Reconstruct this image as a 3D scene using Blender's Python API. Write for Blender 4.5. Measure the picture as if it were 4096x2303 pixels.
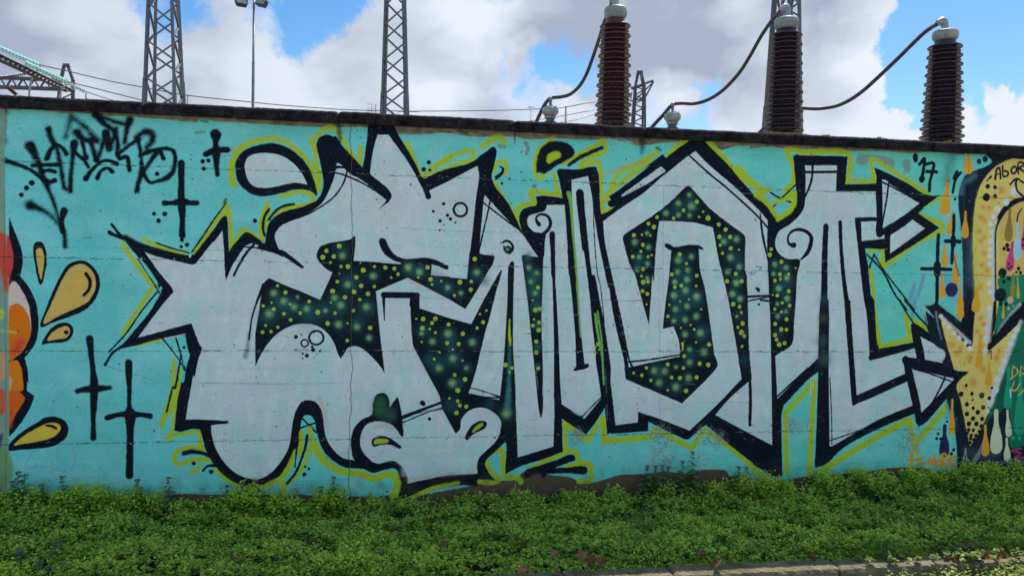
import bpy, math, random, time
import numpy as np
from mathutils import Vector, Matrix
for o in list(bpy.data.objects): bpy.data.objects.remove(o)
scene=bpy.context.scene; COL=scene.collection
# ---------------------------------------------------------------- geometry of the view
import math, random, time
import numpy as np
F_PX=3077.0; CX,CY=2048.0,1151.5
_v1=np.array([6.146,0.0886,1.0]); _v1/=np.linalg.norm(_v1)
_d=np.array([-0.02,1.0,0.0343]); _d-=_v1*(_d@_v1); _d/=np.linalg.norm(_d)
_n=np.cross(_v1,_d)
EYE=1.60; DIST=5.42            # eye height, distance from the wall's face
def ray(X,Y):
    r=np.array([(X-CX)/F_PX,(Y-CY)/F_PX,1.0])
    return np.array([r@_v1, r@_n, -(r@_d)])          # world: x along the wall, y away, z up
def on_wall(X,Y):
    r=ray(X,Y); t=DIST/r[1]
    return r[0]*t, EYE+r[2]*t
def at(X,Y,y):                                       # world point on the sight line at world depth y
    r=ray(X,Y); t=(y+DIST)/r[1]
    return (r[0]*t, y, EYE+r[2]*t)
# ---------------------------------------------------------------- mural raster (wall space)
PPM=420.0
WX0,WX1,WZ0,WZ1=-3.0,5.6,-0.35,2.75
TW,TH=int((WX1-WX0)*PPM),int((WZ1-WZ0)*PPM)
CROPS={'A':(0,300),'B':(0,900),'C':(0,1500),'D':(800,400),'E':(800,1000),'F':(800,1500),'G':(1600,400),
 'H':(1600,1000),'I':(1600,1500),'J':(2400,500),'K':(2400,1100),'L':(3096,500),'M':(3096,1200),
 'S':(3696,500),'T':(3696,1200),'Q':(2000,1800),'R':(3096,1700),'P':(0,0),'V':(1000,1800),'U':(0,1800)}
SC={'Q':2.576,'R':2.401,'P':0.62866,'V':2.576,'U':2.576}
def lin(c):
    c=np.asarray(c,float)/255.0
    return np.where(c<=0.04045,c/12.92,((c+0.055)/1.055)**2.4)
PAINT_GAIN=np.array([1.0,1.0,1.0])
def parse(s):
    cur='P'; out=[]
    for tok in s.replace('@',' @').split():
        if tok[0]=='@':
            cur=tok[1]; tok=tok[2:]
            if not tok: continue
        corner=tok.endswith('c')
        if corner: tok=tok[:-1]
        p=[float(q) for q in tok.split(',')]
        k=SC.get(cur,2.069); o=CROPS[cur]
        X,Y=o[0]+p[0]/k,o[1]+p[1]/k
        wx,wz=on_wall(X,Y)
        x2,_=on_wall(X+1,Y)
        mpp=x2-wx                                    # metres per source pixel here
        out.append([(wx-WX0)*PPM,(wz-WZ0)*PPM,(p[2]/k*mpp*PPM if len(p)>2 else -1.0),corner,mpp*PPM/k,mpp*PPM])
    return out
def smooth(pts,closed,straight=False):
    n=len(pts); P=np.array([[p[0],p[1],p[2]] for p in pts]); C=[p[3] for p in pts]
    if straight: return P
    res=[]
    for i in range(n if closed else n-1):
        j=(i+1)%n; p1,p2=P[i],P[j]
        h=(i-1)%n; k=(j+1)%n
        p0=P[h] if (closed or i>0) else 2*p1-p2
        p3=P[k] if (closed or j<n-1) else 2*p2-p1
        L=math.hypot(*(p2-p1)[:2])
        t1=(p2-p0)/2; t2=(p3-p1)/2
        for t,other in ((t1,0),(t2,1)):
            l=math.hypot(t[0],t[1])
            if l>L: t*=L/l
        if C[i]: t1=(p2-p1)*1.0
        if C[j]: t2=(p2-p1)*1.0
        m=1 if (C[i] and C[j]) else max(2,min(10,int(L/6)))
        for s in range(m):
            t=s/m
            res.append((2*t**3-3*t*t+1)*p1+(t**3-2*t*t+t)*t1+(3*t*t-2*t**3)*p2+(t**3-t*t)*t2)
    if not closed: res.append(P[-1])
    return np.array(res)
_r=np.random.RandomState(7)
def vnoise(w,h,cx,cy,seed):
    r=np.random.RandomState(seed); gx,gy=int(w/cx)+2,int(h/cy)+2
    g=r.rand(gy,gx).astype(np.float32)
    x=np.arange(w)/cx; y=np.arange(h)/cy
    xi=x.astype(int); yi=y.astype(int); fx=(x-xi).astype(np.float32); fy=(y-yi).astype(np.float32)
    fx=fx*fx*(3-2*fx); fy=fy*fy*(3-2*fy)
    a=g[yi][:,xi]; b=g[yi][:,xi+1]; c=g[yi+1][:,xi]; d=g[yi+1][:,xi+1]
    fx=fx[None,:]; fy=fy[:,None]
    return (a*(1-fx)+b*fx)*(1-fy)+(c*(1-fx)+d*fx)*fy
def fbm(w,h,cx,cy,seed,o=4):
    s=0;a=.5;t=0
    for i in range(o):
        s=s+a*vnoise(w,h,max(cx/2**i,1.01),max(cy/2**i,1.01),seed+i*17); t+=a; a*=.55
    return s/t
IMG=None; SPR=None
def blend(x0,x1,y0,y1,m,col):
    if x1<=x0 or y1<=y0: return
    reg=IMG[y0:y1,x0:x1]
    m=m[...,None].astype(np.float32)
    reg+= (col.astype(np.float32)-reg)*m
def _seg(acc,ox,oy,a,b,ra,rb,pad):
    R=max(ra,rb)+pad
    x0=max(int(min(a[0],b[0])-R)-ox,0); x1=min(int(max(a[0],b[0])+R)+2-ox,acc.shape[1])
    y0=max(int(min(a[1],b[1])-R)-oy,0); y1=min(int(max(a[1],b[1])+R)+2-oy,acc.shape[0])
    if x1<=x0 or y1<=y0: return
    X=(np.arange(x0,x1)+ox+.5)[None,:]; Y=(np.arange(y0,y1)+oy+.5)[:,None]
    dx,dy=b[0]-a[0],b[1]-a[1]; L2=dx*dx+dy*dy+1e-9
    t=np.clip(((X-a[0])*dx+(Y-a[1])*dy)/L2,0,1)
    d=np.hypot(X-a[0]-t*dx,Y-a[1]-t*dy)-(ra+(rb-ra)*t)
    np.minimum(acc[y0:y1,x0:x1],d,out=acc[y0:y1,x0:x1])
def cover(d,soft):
    t=np.clip(.5-d/(2*soft),0,1)
    return t*t*(3-2*t)
def stroke(s,w,col,soft=2.0,alpha=1.0,straight=False,jit=.0,fat=1.0):
    """sprayed line: width w in the units of the crop, soft = edge softness in source px"""
    pts=parse(s)
    for p in pts: 
        if p[2]<0: p[2]=w*p[4]
        p[2]*=fat
    sf=max(.7,soft*pts[0][5])
    P=smooth(pts,False,straight)
    pad=sf+2; R=P[:,2].max()/2+pad
    ox=max(int(P[:,0].min()-R),0); oy=max(int(P[:,1].min()-R),0)
    x1=min(int(P[:,0].max()+R)+2,TW); y1=min(int(P[:,1].max()+R)+2,TH)
    if x1<=ox or y1<=oy: return
    acc=np.full((y1-oy,x1-ox),1e3,np.float32)
    for i in range(len(P)-1): _seg(acc,ox,oy,P[i],P[i+1],P[i,2]/2,P[i+1,2]/2,pad)
    m=cover(acc+WOB[oy:y1,ox:x1]*(.8+sf*.35),sf)*alpha
    if sf>3: m=np.clip(m+(SPR[oy:y1,ox:x1]-.5)*.55*m*(1-m)*2,0,1)
    blend(ox,x1,oy,y1,m,lin(col))
def poly(s,col,soft=1.2,alpha=1.0,straight=False,mask=None):
    pts=parse(s); P=smooth(pts,True,straight)
    sf=max(.7,soft*pts[0][5])
    pad=sf+2
    ox=max(int(P[:,0].min()-pad),0); oy=max(int(P[:,1].min()-pad),0)
    x1=min(int(P[:,0].max()+pad)+2,TW); y1=min(int(P[:,1].max()+pad)+2,TH)
    if x1<=ox or y1<=oy: return
    acc=np.full((y1-oy,x1-ox),1e3,np.float32)
    N=len(P)
    for i in range(N): _seg(acc,ox,oy,P[i],P[(i+1)%N],0,0,pad)
    ins=np.zeros(acc.shape,bool); X=np.arange(ox,x1)+.5
    for r in range(acc.shape[0]):
        y=r+oy+.5
        a=P[:,1]; b=np.roll(P[:,1],-1)
        k=np.where((a<=y)!=(b<=y))[0]
        if len(k)==0: continue
        q=(k+1)%N
        xs=np.sort(P[k,0]+(y-P[k,1])/(P[q,1]-P[k,1])*(P[q,0]-P[k,0]))
        ins[r]=(np.searchsorted(xs,X)%2)==1
    acc=np.where(ins,-acc,acc)
    m=cover(acc+WOB[oy:y1,ox:x1]*(.8+sf*.35),sf)*alpha
    if mask is not None: m=m*mask[oy:y1,ox:x1]
    blend(ox,x1,oy,y1,m,lin(col))
def disk(x,y,r,col,soft,alpha=1.0,gauss=False):
    R=r*(3 if gauss else 1)+soft+2
    x0=max(int(x-R),0);x1=min(int(x+R)+2,TW);y0=max(int(y-R),0);y1=min(int(y+R)+2,TH)
    if x1<=x0 or y1<=y0: return
    X=(np.arange(x0,x1)+.5-x)[None,:];Y=(np.arange(y0,y1)+.5-y)[:,None]
    d=np.hypot(X,Y)
    m=np.exp(-(d/r)**2)*alpha if gauss else cover(d-r+WOB[y0:y1,x0:x1]*.9,soft)*alpha
    blend(x0,x1,y0,y1,m,lin(col))
def dots(s,col=(166,190,66),ring=True):
    for p in parse(s):
        r=p[2]
        disk(p[0],p[1],r,col,.8)
        if ring and r>2.2: disk(p[0],p[1],r*.55,(140,168,86),r*.25,.6)
def glows(s,a=.8,core=(150,184,96)):
    for p in parse(s):
        r=p[2]
        disk(p[0],p[1],r*1.25,(58,112,112),1,a*.55,True)
        disk(p[0],p[1],r*.95,(96,150,124),1.2,a*.34)
        disk(p[0]-r*.12,p[1],r*.58,core,1,a*.92,True)
def haze(s,a=.5,col=(38,80,88)):
    for p in parse(s): disk(p[0],p[1],p[2],col,1,a,True)
def bdots(s,col=None):
    for p in parse(s): disk(p[0],p[1],p[2],col or BLK,1.0)
BLK=(9,17,32); WHT=(190,202,210); TUR=(104,200,196); YEL=(168,188,44); DRK=(9,22,32)
ORA=(226,160,58); GOLD=(206,170,92)
# ---------------------------------------------------------------- camera
def depth(X,Y,Zc):                       # world point on the sight line at a distance along the camera's axis
    r=ray(X,Y); return Vector((r[0]*Zc, r[1]*Zc-DIST, EYE+r[2]*Zc))
cam=bpy.data.cameras.new('camera'); camo=bpy.data.objects.new('camera',cam); COL.objects.link(camo)
_ax=[Vector((_v1[i],_n[i],-_d[i])) for i in range(3)]
camo.matrix_world=Matrix(((_ax[0].x,-_ax[1].x,-_ax[2].x,0),(_ax[0].y,-_ax[1].y,-_ax[2].y,-DIST),(_ax[0].z,-_ax[1].z,-_ax[2].z,EYE),(0,0,0,1)))
cam.sensor_fit='HORIZONTAL'; cam.sensor_width=36.0; cam.lens=36.0*F_PX/4096.0
cam.clip_start=0.05; cam.clip_end=2000.0
scene.camera=camo
scene.view_settings.view_transform='Standard'; scene.view_settings.look='None'
scene.view_settings.exposure=0.62; scene.view_settings.gamma=1.0
scene.view_settings.use_curve_mapping=False
# ---------------------------------------------------------------- sun and sky
SUN_AZ=math.radians(38); SUN_EL=math.atan(2.74/1.285*math.cos(SUN_AZ))
sdir=Vector((math.sin(SUN_AZ)*math.cos(SUN_EL),math.cos(SUN_AZ)*math.cos(SUN_EL),math.sin(SUN_EL)))
sl=bpy.data.lights.new('sun','SUN'); sl.energy=4.8; sl.angle=math.radians(.53); sl.color=(1.0,.95,.87)
so=bpy.data.objects.new('sun',sl); COL.objects.link(so); so.rotation_euler=(-sdir).to_track_quat('-Z','Y').to_euler(); so.location=(0,0,12)
class NT:
    def __init__(s,nt): s.nt=nt; nt.nodes.clear()
    def n(s,t,**k):
        x=s.nt.nodes.new(t)
        for a,b in k.items():
            if a.startswith('i_'): x.inputs[a[2:].replace('_',' ')].default_value=b
            else: setattr(x,a,b)
        return x
    def l(s,a,b): s.nt.links.new(a,b)
    def math(s,op,a,b=None,c=None,clamp=False):
        x=s.n('ShaderNodeMath',operation=op,use_clamp=clamp)
        for i,v in enumerate((a,b,c)):
            if v is None: continue
            if hasattr(v,'links'): s.l(v,x.inputs[i])
            else: x.inputs[i].default_value=v
        return x.outputs[0]
    def vmath(s,op,a,b=None):
        x=s.n('ShaderNodeVectorMath',operation=op)
        for i,v in enumerate((a,b)):
            if v is None: continue
            if hasattr(v,'links'): s.l(v,x.inputs[i])
            else: x.inputs[i].default_value=v
        return x
    def mr(s,v,a,b,c=0.0,d=1.0,smooth=True):
        x=s.n('ShaderNodeMapRange'); x.interpolation_type='SMOOTHSTEP' if smooth else 'LINEAR'
        s.l(v,x.inputs['Value']); 
        for k,q in zip(('From Min','From Max','To Min','To Max'),(a,b,c,d)): x.inputs[k].default_value=q
        return x.outputs['Result']
    def mix(s,f,a,b,blend='MIX'):
        x=s.n('ShaderNodeMix',data_type='RGBA',blend_type=blend)
        for i,v in ((0,f),(6,a),(7,b)):
            if hasattr(v,'links'): s.l(v,x.inputs[i])
            else: x.inputs[i].default_value=v if i==0 else (tuple(v)+(1,) if len(v)==3 else v)
        return x.outputs[2]
    def noise(s,vec,scale,detail=4,rough=.5,dist=0.0):
        x=s.n('ShaderNodeTexNoise'); x.inputs['Scale'].default_value=scale; x.inputs['Detail'].default_value=detail; x.inputs['Roughness'].default_value=rough; x.inputs['Distortion'].default_value=dist
        if vec is not None: s.l(vec,x.inputs['Vector'])
        return x.outputs['Fac']
def pdir(px,py):                          # viewing direction of a place in the sky (display units 2576 wide)
    r=ray(px*1.5906,py*1.5906); v=Vector(r); v.normalize(); return v
w=bpy.data.worlds.new('World'); scene.world=w; w.use_nodes=True
T=NT(w.node_tree)
out=T.n('ShaderNodeOutputWorld'); bg=T.n('ShaderNodeBackground'); bg.inputs["Strength"].default_value=.10
sky=T.n('ShaderNodeTexSky'); sky.sky_type='NISHITA'; sky.sun_disc=False; sky.sun_elevation=SUN_EL; sky.sun_rotation=SUN_AZ
sky.air_density=1.0; sky.dust_density=.6; sky.ozone_density=1.6
tc=T.n('ShaderNodeTexCoord'); D0=tc.outputs['Generated']
# bend the lookup a little so that cloud edges billow
nz=T.n('ShaderNodeTexNoise'); nz.inputs['Scale'].default_value=7; nz.inputs['Detail'].default_value=5; T.l(D0,nz.inputs['Vector'])
off=T.vmath('SUBTRACT',nz.outputs['Color'],(.5,.5,.5)); sc_=T.vmath('SCALE',off.outputs[0]); sc_.inputs['Scale'].default_value=.11
nz2=T.n('ShaderNodeTexNoise'); nz2.inputs['Scale'].default_value=26; nz2.inputs['Detail'].default_value=6; nz2.inputs['Roughness'].default_value=.6; T.l(D0,nz2.inputs['Vector'])
off2=T.vmath('SUBTRACT',nz2.outputs['Color'],(.5,.5,.5)); s2_=T.vmath('SCALE',off2.outputs[0]); s2_.inputs['Scale'].default_value=.055
D1=T.vmath('ADD',T.vmath('ADD',D0,sc_.outputs[0]).outputs[0],s2_.outputs[0]).outputs[0]
_s2=T.vmath('SCALE',off.outputs[0]); _s2.inputs['Scale'].default_value=.05; FL_=_s2.outputs[0]
flat=T.vmath('MULTIPLY',D1,(1,1,1.7)).outputs[0]
base=T.noise(flat,3.6,12,.60)
fine=T.noise(flat,13.0,10,.66)
dens=T.math('ADD',T.math('MULTIPLY',base,.66),T.math('MULTIPLY',fine,.34))
def bump(px,py,ang,amp,acc,src):
    d=pdir(px,py); dot=T.vmath('DOT_PRODUCT',T.vmath('NORMALIZE',src).outputs[0],tuple(d)).outputs['Value']
    b=T.mr(dot,math.cos(math.radians(ang)),math.cos(math.radians(ang*.25)))
    return T.math('ADD',acc,T.math('MULTIPLY',b,amp))
cover_=dens
for px,py,ang,amp in ((300,60,18,.26),(700,270,8,.16),(60,300,14,.24),(1000,200,9,.16),(1650,60,12,.34),(1980,160,9,.34),(2200,30,7,.24),(2120,290,6,.30),(2470,355,4.5,.75),(2320,352,3.2,.55),(2200,345,3,.3),(2560,330,3,.35),(1050,300,9,.2),(1400,310,3,.16),(1310,175,3.4,.18),(1950,330,4,.2),(1150,50,5,.16),
      (2400,150,7,-.42),(2540,90,9,-.52),(2450,250,5,-.30),(2270,250,2.6,-.18),(1262,185,3.2,-.22),(1450,170,3.2,-.34),(1395,240,3.0,-.26),(1730,268,4.2,-.46),(1850,235,3.2,-.26),(800,78,4.2,-.24),(715,45,3.6,-.24),(850,5,3,-.18),(490,15,5,-.22),(330,30,5,-.24),(2500,232,2.0,.62),(1690,262,2.2,.2),(1820,280,1.7,.2),(1440,225,1.4,.22)):
    cover_=bump(px,py,ang,amp,cover_,D1)
cfac=T.mr(cover_,.40,.64)
# cloud shading: grey bellies and bright tops
flat0=T.vmath('MULTIPLY',T.vmath('ADD',D0,FL_).outputs[0],(1,1,1.9)).outputs[0]; sh=T.noise(flat0,5.5,6,.48); shade=T.mr(sh,.33,.66,.2,1.0)
sun_side=T.vmath('DOT_PRODUCT',D0,tuple(sdir)).outputs['Value']
dk=T.math('MULTIPLY',shade,.0)
for px,py,ang,amp in ((1560,60,8,.55),(1900,70,7,.32),(1400,70,5,.28),(1720,140,6,.22),(250,200,16,.22),(60,60,14,.10),(700,260,10,.12),(2150,20,4,.30)):
    dk=bump(px,py,ang,amp,dk,D1)
for px,py,ang,amp in ((2120,250,7,.22),(2210,100,4,.25),(600,170,9,.12),(1050,220,8,.15),(2480,340,6,.25),(2300,345,5,.2),(1380,300,4,.4),(1700,240,3,.3),(1320,180,3,.3),(1900,330,5,.35)):
    shade=bump(px,py,ang,amp,shade,D1)
lightv=T.math('SUBTRACT',shade,dk)
ccol=T.mix(T.math('MAXIMUM',T.math('MINIMUM',lightv,1.0),0.0),(2.55,3.0,3.9),(5.5,5.85,6.5))
hs=T.n('ShaderNodeHueSaturation'); hs.inputs['Saturation'].default_value=1.42; hs.inputs['Value'].default_value=.98; T.l(sky.outputs[0],hs.inputs['Color'])
T.l(T.mix(cfac,hs.outputs[0],ccol),bg.inputs['Color']); T.l(bg.outputs[0],out.inputs['Surface'])
# ---------------------------------------------------------------- the mural itself
def paint_wall():
    global IMG,SPR,WOB
    IMG=np.zeros((TH,TW,3),np.float32)
    SPR=np.random.RandomState(3).rand(TH,TW).astype(np.float32)
    WOB=(fbm(TW,TH,9,9,5,2)-.5)*1.6
    n1=fbm(TW,TH,160,60,11); n2=fbm(TW,TH,14,8,21); n3=fbm(TW,TH,60,300,31)
    con=lin((138,128,112)); con2=lin((92,84,72))
    k=np.clip((n2-.5)*2+.4,0,1)[...,None]
    IMG[:]=con*(1-k)+con2*k
    # dirt-brown strip at the foot of the wall
    m=np.clip(1-(np.arange(TH)[:,None]/PPM+WZ0-.42)/.10+ (n1-.5)*1.0,0,1)
    IMG[:]=IMG*(1-m[...,None]*.85)+lin((84,63,48))*m[...,None]*.85
    # ---- turquoise ground
    chip=np.clip((fbm(TW,TH,7,4,77,3)-.34)*14,0,1)
    poly("""@A -400,282 20,285 100,283 150,290 230,287 330,293 450,305 520,320 580,315 750,322 900,338 1100,345c 1150,352 1400,370 1500,385 1560,390 1630,392c 1650,362c 1750,378
      @D 150,178 300,185 500,198 850,222 1130,226 1380,228 1640,282c 1700,285 1860,288 1960,275 @G 100,287 330,272 440,280 560,300 680,308 740,305 940,305 1060,325 1190,322 1280,318 1580,330 1700,320 1860,330 1940,362
      @J 110,115 200,130 290,168 400,165 500,150 640,140 880,150 1000,205 1120,175 1240,170c 1245,195c 1400,180 1530,195 1700,200 @L 300,200 600,215 900,215 1150,235 1300,220 1570,245 1600,222 1800,235 2300,250c
      @M 2300,1700c @R 1500,420 1100,410 1000,430 800,445 600,475 480,480 300,492 130,520 @Q 2750,330 2600,300 2460,290 2450,262c 2360,262 2340,215 2250,200 2080,202 1990,240 1900,240 1660,215 1600,232 1400,247 1240,252 1100,292 950,332
      @I 1480,872 1400,842 1220,822 1160,812 1020,802 960,862 800,875 500,932 200,985 50,1015 @F 1560,990 1400,992 1230,1002 1100,985 900,980 700,990 500,985 300,985 @C 1700,985 1500,980 1200,1020 600,1050 -400,1050c""",TUR,1.2,mask=chip*.12+.88)
    # tone drift of the ground coat: bluer left, greener right
    xs=np.linspace(0,1,TW)[None,:,None]
    tur=(np.abs(IMG-lin(TUR)).sum(2)<.2)
    drift=(1+np.concatenate([ .10*(.5-xs)+0*IMG[...,:1], .05*(xs-.5)+0*IMG[...,:1], .16*(.5-xs)+0*IMG[...,:1]],2))
    IMG[:]=np.where(tur[...,None],IMG*drift,IMG)
    fade=np.clip((fbm(TW,TH,70,46,301,5)-.50)*4.5,0,1)*tur
    IMG[:]=IMG+(lin((150,200,204))-IMG)*(fade*.42)[...,None]
    light=np.clip((n1-.52)*3,0,1)*tur
    IMG[:]=IMG+(lin((136,212,216))-IMG)*(light*.6)[...,None]
    dark2=np.clip((fbm(TW,TH,220,120,91)-.5)*3,0,1)*tur
    IMG[:]=IMG+(lin((74,182,176))-IMG)*(dark2*.45)[...,None]
    # streaks of older paint showing through
    for s in ("@C 480,120 470,200 430,330","@C 520,120 500,200","@C 310,600 240,680 215,740 240,770 320,745 450,770 560,800 610,740 615,640 590,560"):
        stroke(s,16,(120,160,205),3,.45)
    for s in ("@A 1060,1120 1060,1260","@A 1130,1150 1200,1180 1240,1290","@A 700,1230 740,1330"): stroke(s,26,(112,170,205),8,.3)
    for s in ("@L 1160,1320 1130,1440","@L 1240,1240 1190,1420","@M 1165,0 1145,150"): stroke(s,30,(110,120,180),5,.55)
    poly("@L 700,250 780,245 960,270 1000,300 980,360 930,340 900,310 830,300 740,330 680,310",(128,134,130),3,.75)
    poly("@L 1070,300 1120,290 1130,340 1120,400 1080,380",(120,130,130),4,.75)
    for s,w in (("@G 1040,355 1060,400 1045,440",30),("@G 820,380 860,385",34),("@A 1620,480 1690,470",26),("@A 1570,660 1590,662",12)): stroke(s,w,(122,132,134),2,.8)
    # ---- lime outlines, under the black
    Y=YEL
    for s,w,sf in (
      ("@A 1935,910 1915,830 1925,740 1960,640 2010,590",44,7),
      ("@D 275,700 262,620 268,520 310,430 400,360 540,325 660,330 760,380 850,460 920,560 950,640 975,740",46,9),
      ("@D 975,740 985,640 965,540 955,430 925,340",46,9),
      ("@D 925,340 1000,270 1080,225 1130,250 1180,320 1230,420 1290,490 1325,510 1330,400",42,8),
      ("@D 1710,350 1760,470 1810,590 1840,650 1880,600 1960,540 2069,490",42,7),
      ("@D 670,800 760,770 850,760 930,790 935,840 880,870 760,885 660,920 610,950",38,5),
      ("@D 255,1250 300,1150 360,1070 430,1110 515,1160 500,1080 520,960 560,850",36,6),
      ("@D 575,900 545,1000 540,1060",34,4),
      ("@D 255,1250 255,1100 240,930 225,860",40,7),
      ("@D 215,930 120,1090 0,1220",36,4),
      ("@B 1190,120 1300,170 1530,250",38,6),
      ("@B 1610,230 1700,100 1860,-160",34,4),
      ("@B 1010,150 1060,230 1270,510c 1150,690 1020,890",40,5),
      ("@B 1125,990 1330,950",26,3),
      ("@B 1440,1120 1435,1250 1430,1340 1340,1640 1335,1670",34,4),
      ("@B 1490,1190 1470,1300 1430,1448 @C 1340,390",30,4),
      ("@C 1485,80 1440,250 1330,390",38,5),
      ("@C 1460,250 1440,400 1410,500 1380,525 1480,490 1665,468 1650,540 1680,610",34,3),
      ("@C 1690,612 1600,595 1480,620 1440,670 1450,720 1500,735 1580,700 1745,695",40,5),
      ("@C 1590,800 1650,765",44,6),
      ("@C 1790,775 1870,850 1950,900 2070,935 @F 450,940 560,905 660,860 720,780 790,640",42,5),
      ("@F 835,640 840,480",36,3),
      ("@F 900,450 910,560 870,700 800,800 720,900 670,960",40,4),
      ("@F 940,560 1000,680 1090,770 1200,810 1330,830 1430,860 1520,830 1590,825 1630,880 1620,940 1600,990",64,6),
      ("@F 670,960 690,880",36,4),
      ("@I 470,890 300,925 190,965 110,1005",34,4),
      ("@I 665,880 760,885 820,860 740,780 715,700 750,640 840,620 850,700 860,800 890,850 960,840 1000,880",44,4),
      ("@I 1080,770 1200,710 1360,640c 1370,500 1365,390c 1550,545c 1680,350c 1700,550c 2069,510",40,4),
      ("@I 1360,640 1430,620 1470,660 1490,720 1570,735 1580,800 1575,870 1480,875",40,4),
      ("@I 1390,750 1560,735",42,4),
      ("@G 680,390 760,330 830,310 860,350 ",46,9),("@G 200,640 300,540 430,460 600,420 590,500 500,520 400,570 290,610",38,6),
      ("@G 780,590 800,520 860,510 885,560 865,610",34,4),("@G 785,680 870,830 960,980 1010,1070",34,5),
      ("@G 960,960 985,890 1060,860 1115,850 1080,755 1200,770 1310,780 1385,775 1410,830",44,5),
      ("@G 1270,610 1300,720 1320,780",34,4),
      ("@G 1270,330 1200,370 1140,440 1120,520 1120,600 1145,645 1190,625",40,6),
      ("@G 1350,525 1450,470 1600,390 1680,340 1700,390 1690,430 1560,480 1490,560 1560,530 1640,520 1660,600 1680,920 1760,875 1710,790 2069,500",40,5),
      ("@J 90,500 90,480 200,370 380,290",22,5),
      ("@J 90,510 160,400 300,330 470,230",44,8),
      ("@J 560,260 640,180 710,140",44,7),("@J 900,150 1000,250 1190,450 1300,510 1400,550",50,7),
      ("@J 1150,350 1240,460 1320,510",44,5),
      ("@J 1290,570 1380,640 1475,770 1560,720 1600,640 1610,560 1520,600 1440,645",40,5),
      ("@J 1530,540 1600,480 1600,350 1550,210 1700,225 2050,240 2050,480",42,5),
      ("@L 650,465 830,460 820,400 810,280 1060,430 1280,570",36,5),
      ("@L 1360,600 1180,720 1400,845 1150,990 900,1170 905,1030 800,1035",40,5),
      ("@M 810,0 845,200 880,390c 1130,320c 1090,130",42,4),
      ("@M 1160,170 1260,235",38,3),("@L 800,1200 830,1448",30,3),
      ("@M 350,1440 700,1220 1000,1050 1120,990c 1160,1190c 1280,1060 1420,890",50,4),
      ("@M 1160,1190 1180,1260",44,4),
      ("@M 110,1430 100,1200 95,930c 230,790 335,670c 320,900 290,1440",42,4),
      ("@K 30,1380 20,1180",40,4),("@K 40,1370 430,1340c 450,1270c 560,1330 760,1430c 860,1280c 1110,1450 @M 20,1560",44,4),
      ): stroke(s,w,Y,sf)
    for s in ("@J 30,420 160,360 360,305","@J 20,640 60,630"): stroke(s,24,(188,160,96),5,.7)
    stroke("@J 90,490 180,400 330,340",22,(110,205,110),5,.7)
    # ---- silhouette in black
    poly("""@B 1030,108 1160,150 1300,190 1440,228 1560,250c 1610,240c @D 120,1060 190,965 225,965 240,1250c 300,1170 380,1092 430,1112 500,1160 535,1185 548,1100 575,1010 640,950 720,915 820,890 900,862 965,830 1000,780 1022,700 1010,600 995,520 975,440 962,370 990,310 1050,288 1105,305 1150,370 1210,430 1280,500 1345,562c
      1360,480 1380,330 1390,205c 1600,205c 1650,300 1740,450 1800,560 1838,655c @G 215,645 330,590 450,555 560,528 640,485 720,420 765,388 797,405 797,470 780,520 758,570 748,640 790,720 880,830 940,940 1005,1075c 990,1020 988,960 1010,910 1060,888 1118,878 1132,850 1125,800c 1180,793 1250,798 1345,812c 1325,700 1298,585c 1320,570 1470,575 1580,553 1625,552c 1648,650 1655,850 1665,945c 1720,925 1775,880 1765,860 1728,800c 1850,715 2069,540
      @J 350,368 520,242c 545,272c 640,198 740,130c 860,130c 930,200 1060,330 1170,460 1270,570 1400,690 1470,785c 1540,750 1595,690 1628,620 1620,500 1610,380 1598,250c @L 610,260c 590,490c 700,490 842,485c 850,430 825,350c 900,380 1100,480 1240,570 1320,588 1380,575c 1240,680 1180,722c 1370,850c 1240,940 920,1140c 915,1022c 755,1020c 780,1180 800,1400 
      @M 830,0 850,330 870,402c 1150,350c 1130,200c 1160,190 1270,262 1430,420 1490,570 1612,590c 1590,645 1450,790 1270,1000 1195,1050c 1160,940c 870,1060 640,1180 540,1250 440,1350 345,1388c 347,1200 360,880 368,590c 280,660 80,870c 62,960 70,1448 @P 1965,1197c 1940,1195 1880,1158 @K 1270,1560 1130,1450 870,1235c 740,1352 700,1357 400,1212c 400,1290c 60,1315c @I 1710,400 1700,262c 1610,400 1540,490c 1340,360c 1348,632c 1200,690 1000,752 875,815c 870,780 880,640 882,540c 780,640 715,700 705,740 740,810 790,870c 640,915 500,910 200,962 50,1012
      @F 1655,1020 1640,960 1648,880 1635,790 1590,770 1500,790 1430,808 1350,775 1200,762 1100,705 1020,620 985,540 960,440 945,370 895,328 850,350 830,440 820,560 780,680 700,800 600,870 480,915 340,905 220,845 130,755 60,645 20,520 0,450c @C 1600,440 1500,468 1440,455c 1455,330 1470,200 1500,60 @B 1520,1300 1540,1180 1582,1040c 1550,915c 1340,930 1140,990 1000,1022c 920,1050 1010,985 1130,850 1250,700 1335,550c 1280,470 1180,310 1085,200""",BLK,2.2)
    stroke("@B 1040,110 1110,150 1200,190",60,BLK,6)
    stroke("@B 905,60 930,75 1020,110",34,BLK,2); stroke("@B 925,-5 975,60 1030,110",26,BLK,2)
    stroke("@B 1330,1300 865,1160",0.1,BLK)
    stroke("@B 870,1155 930,1060 1010,1000",24,BLK,2)
    poly("@D 290,560 300,500 340,440 400,400 500,370 590,357 680,375 760,415 840,480 900,560 940,650 965,740 970,785 955,795 940,770 880,745 780,745 680,770 540,798 440,785 370,740 310,670",BLK,3.5)
    poly("@I 1025,815 1040,780 1075,770 1150,745 1290,700 1405,652 1440,660 1452,700 1400,722 1285,765c 1400,760 1510,748 1548,765 1552,800 1525,820 1400,812 1215,820 1200,850 1175,850 1160,812 1100,825 1060,850 1035,845",BLK,3)
    # ---- white letter bodies
    W=WHT
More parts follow.
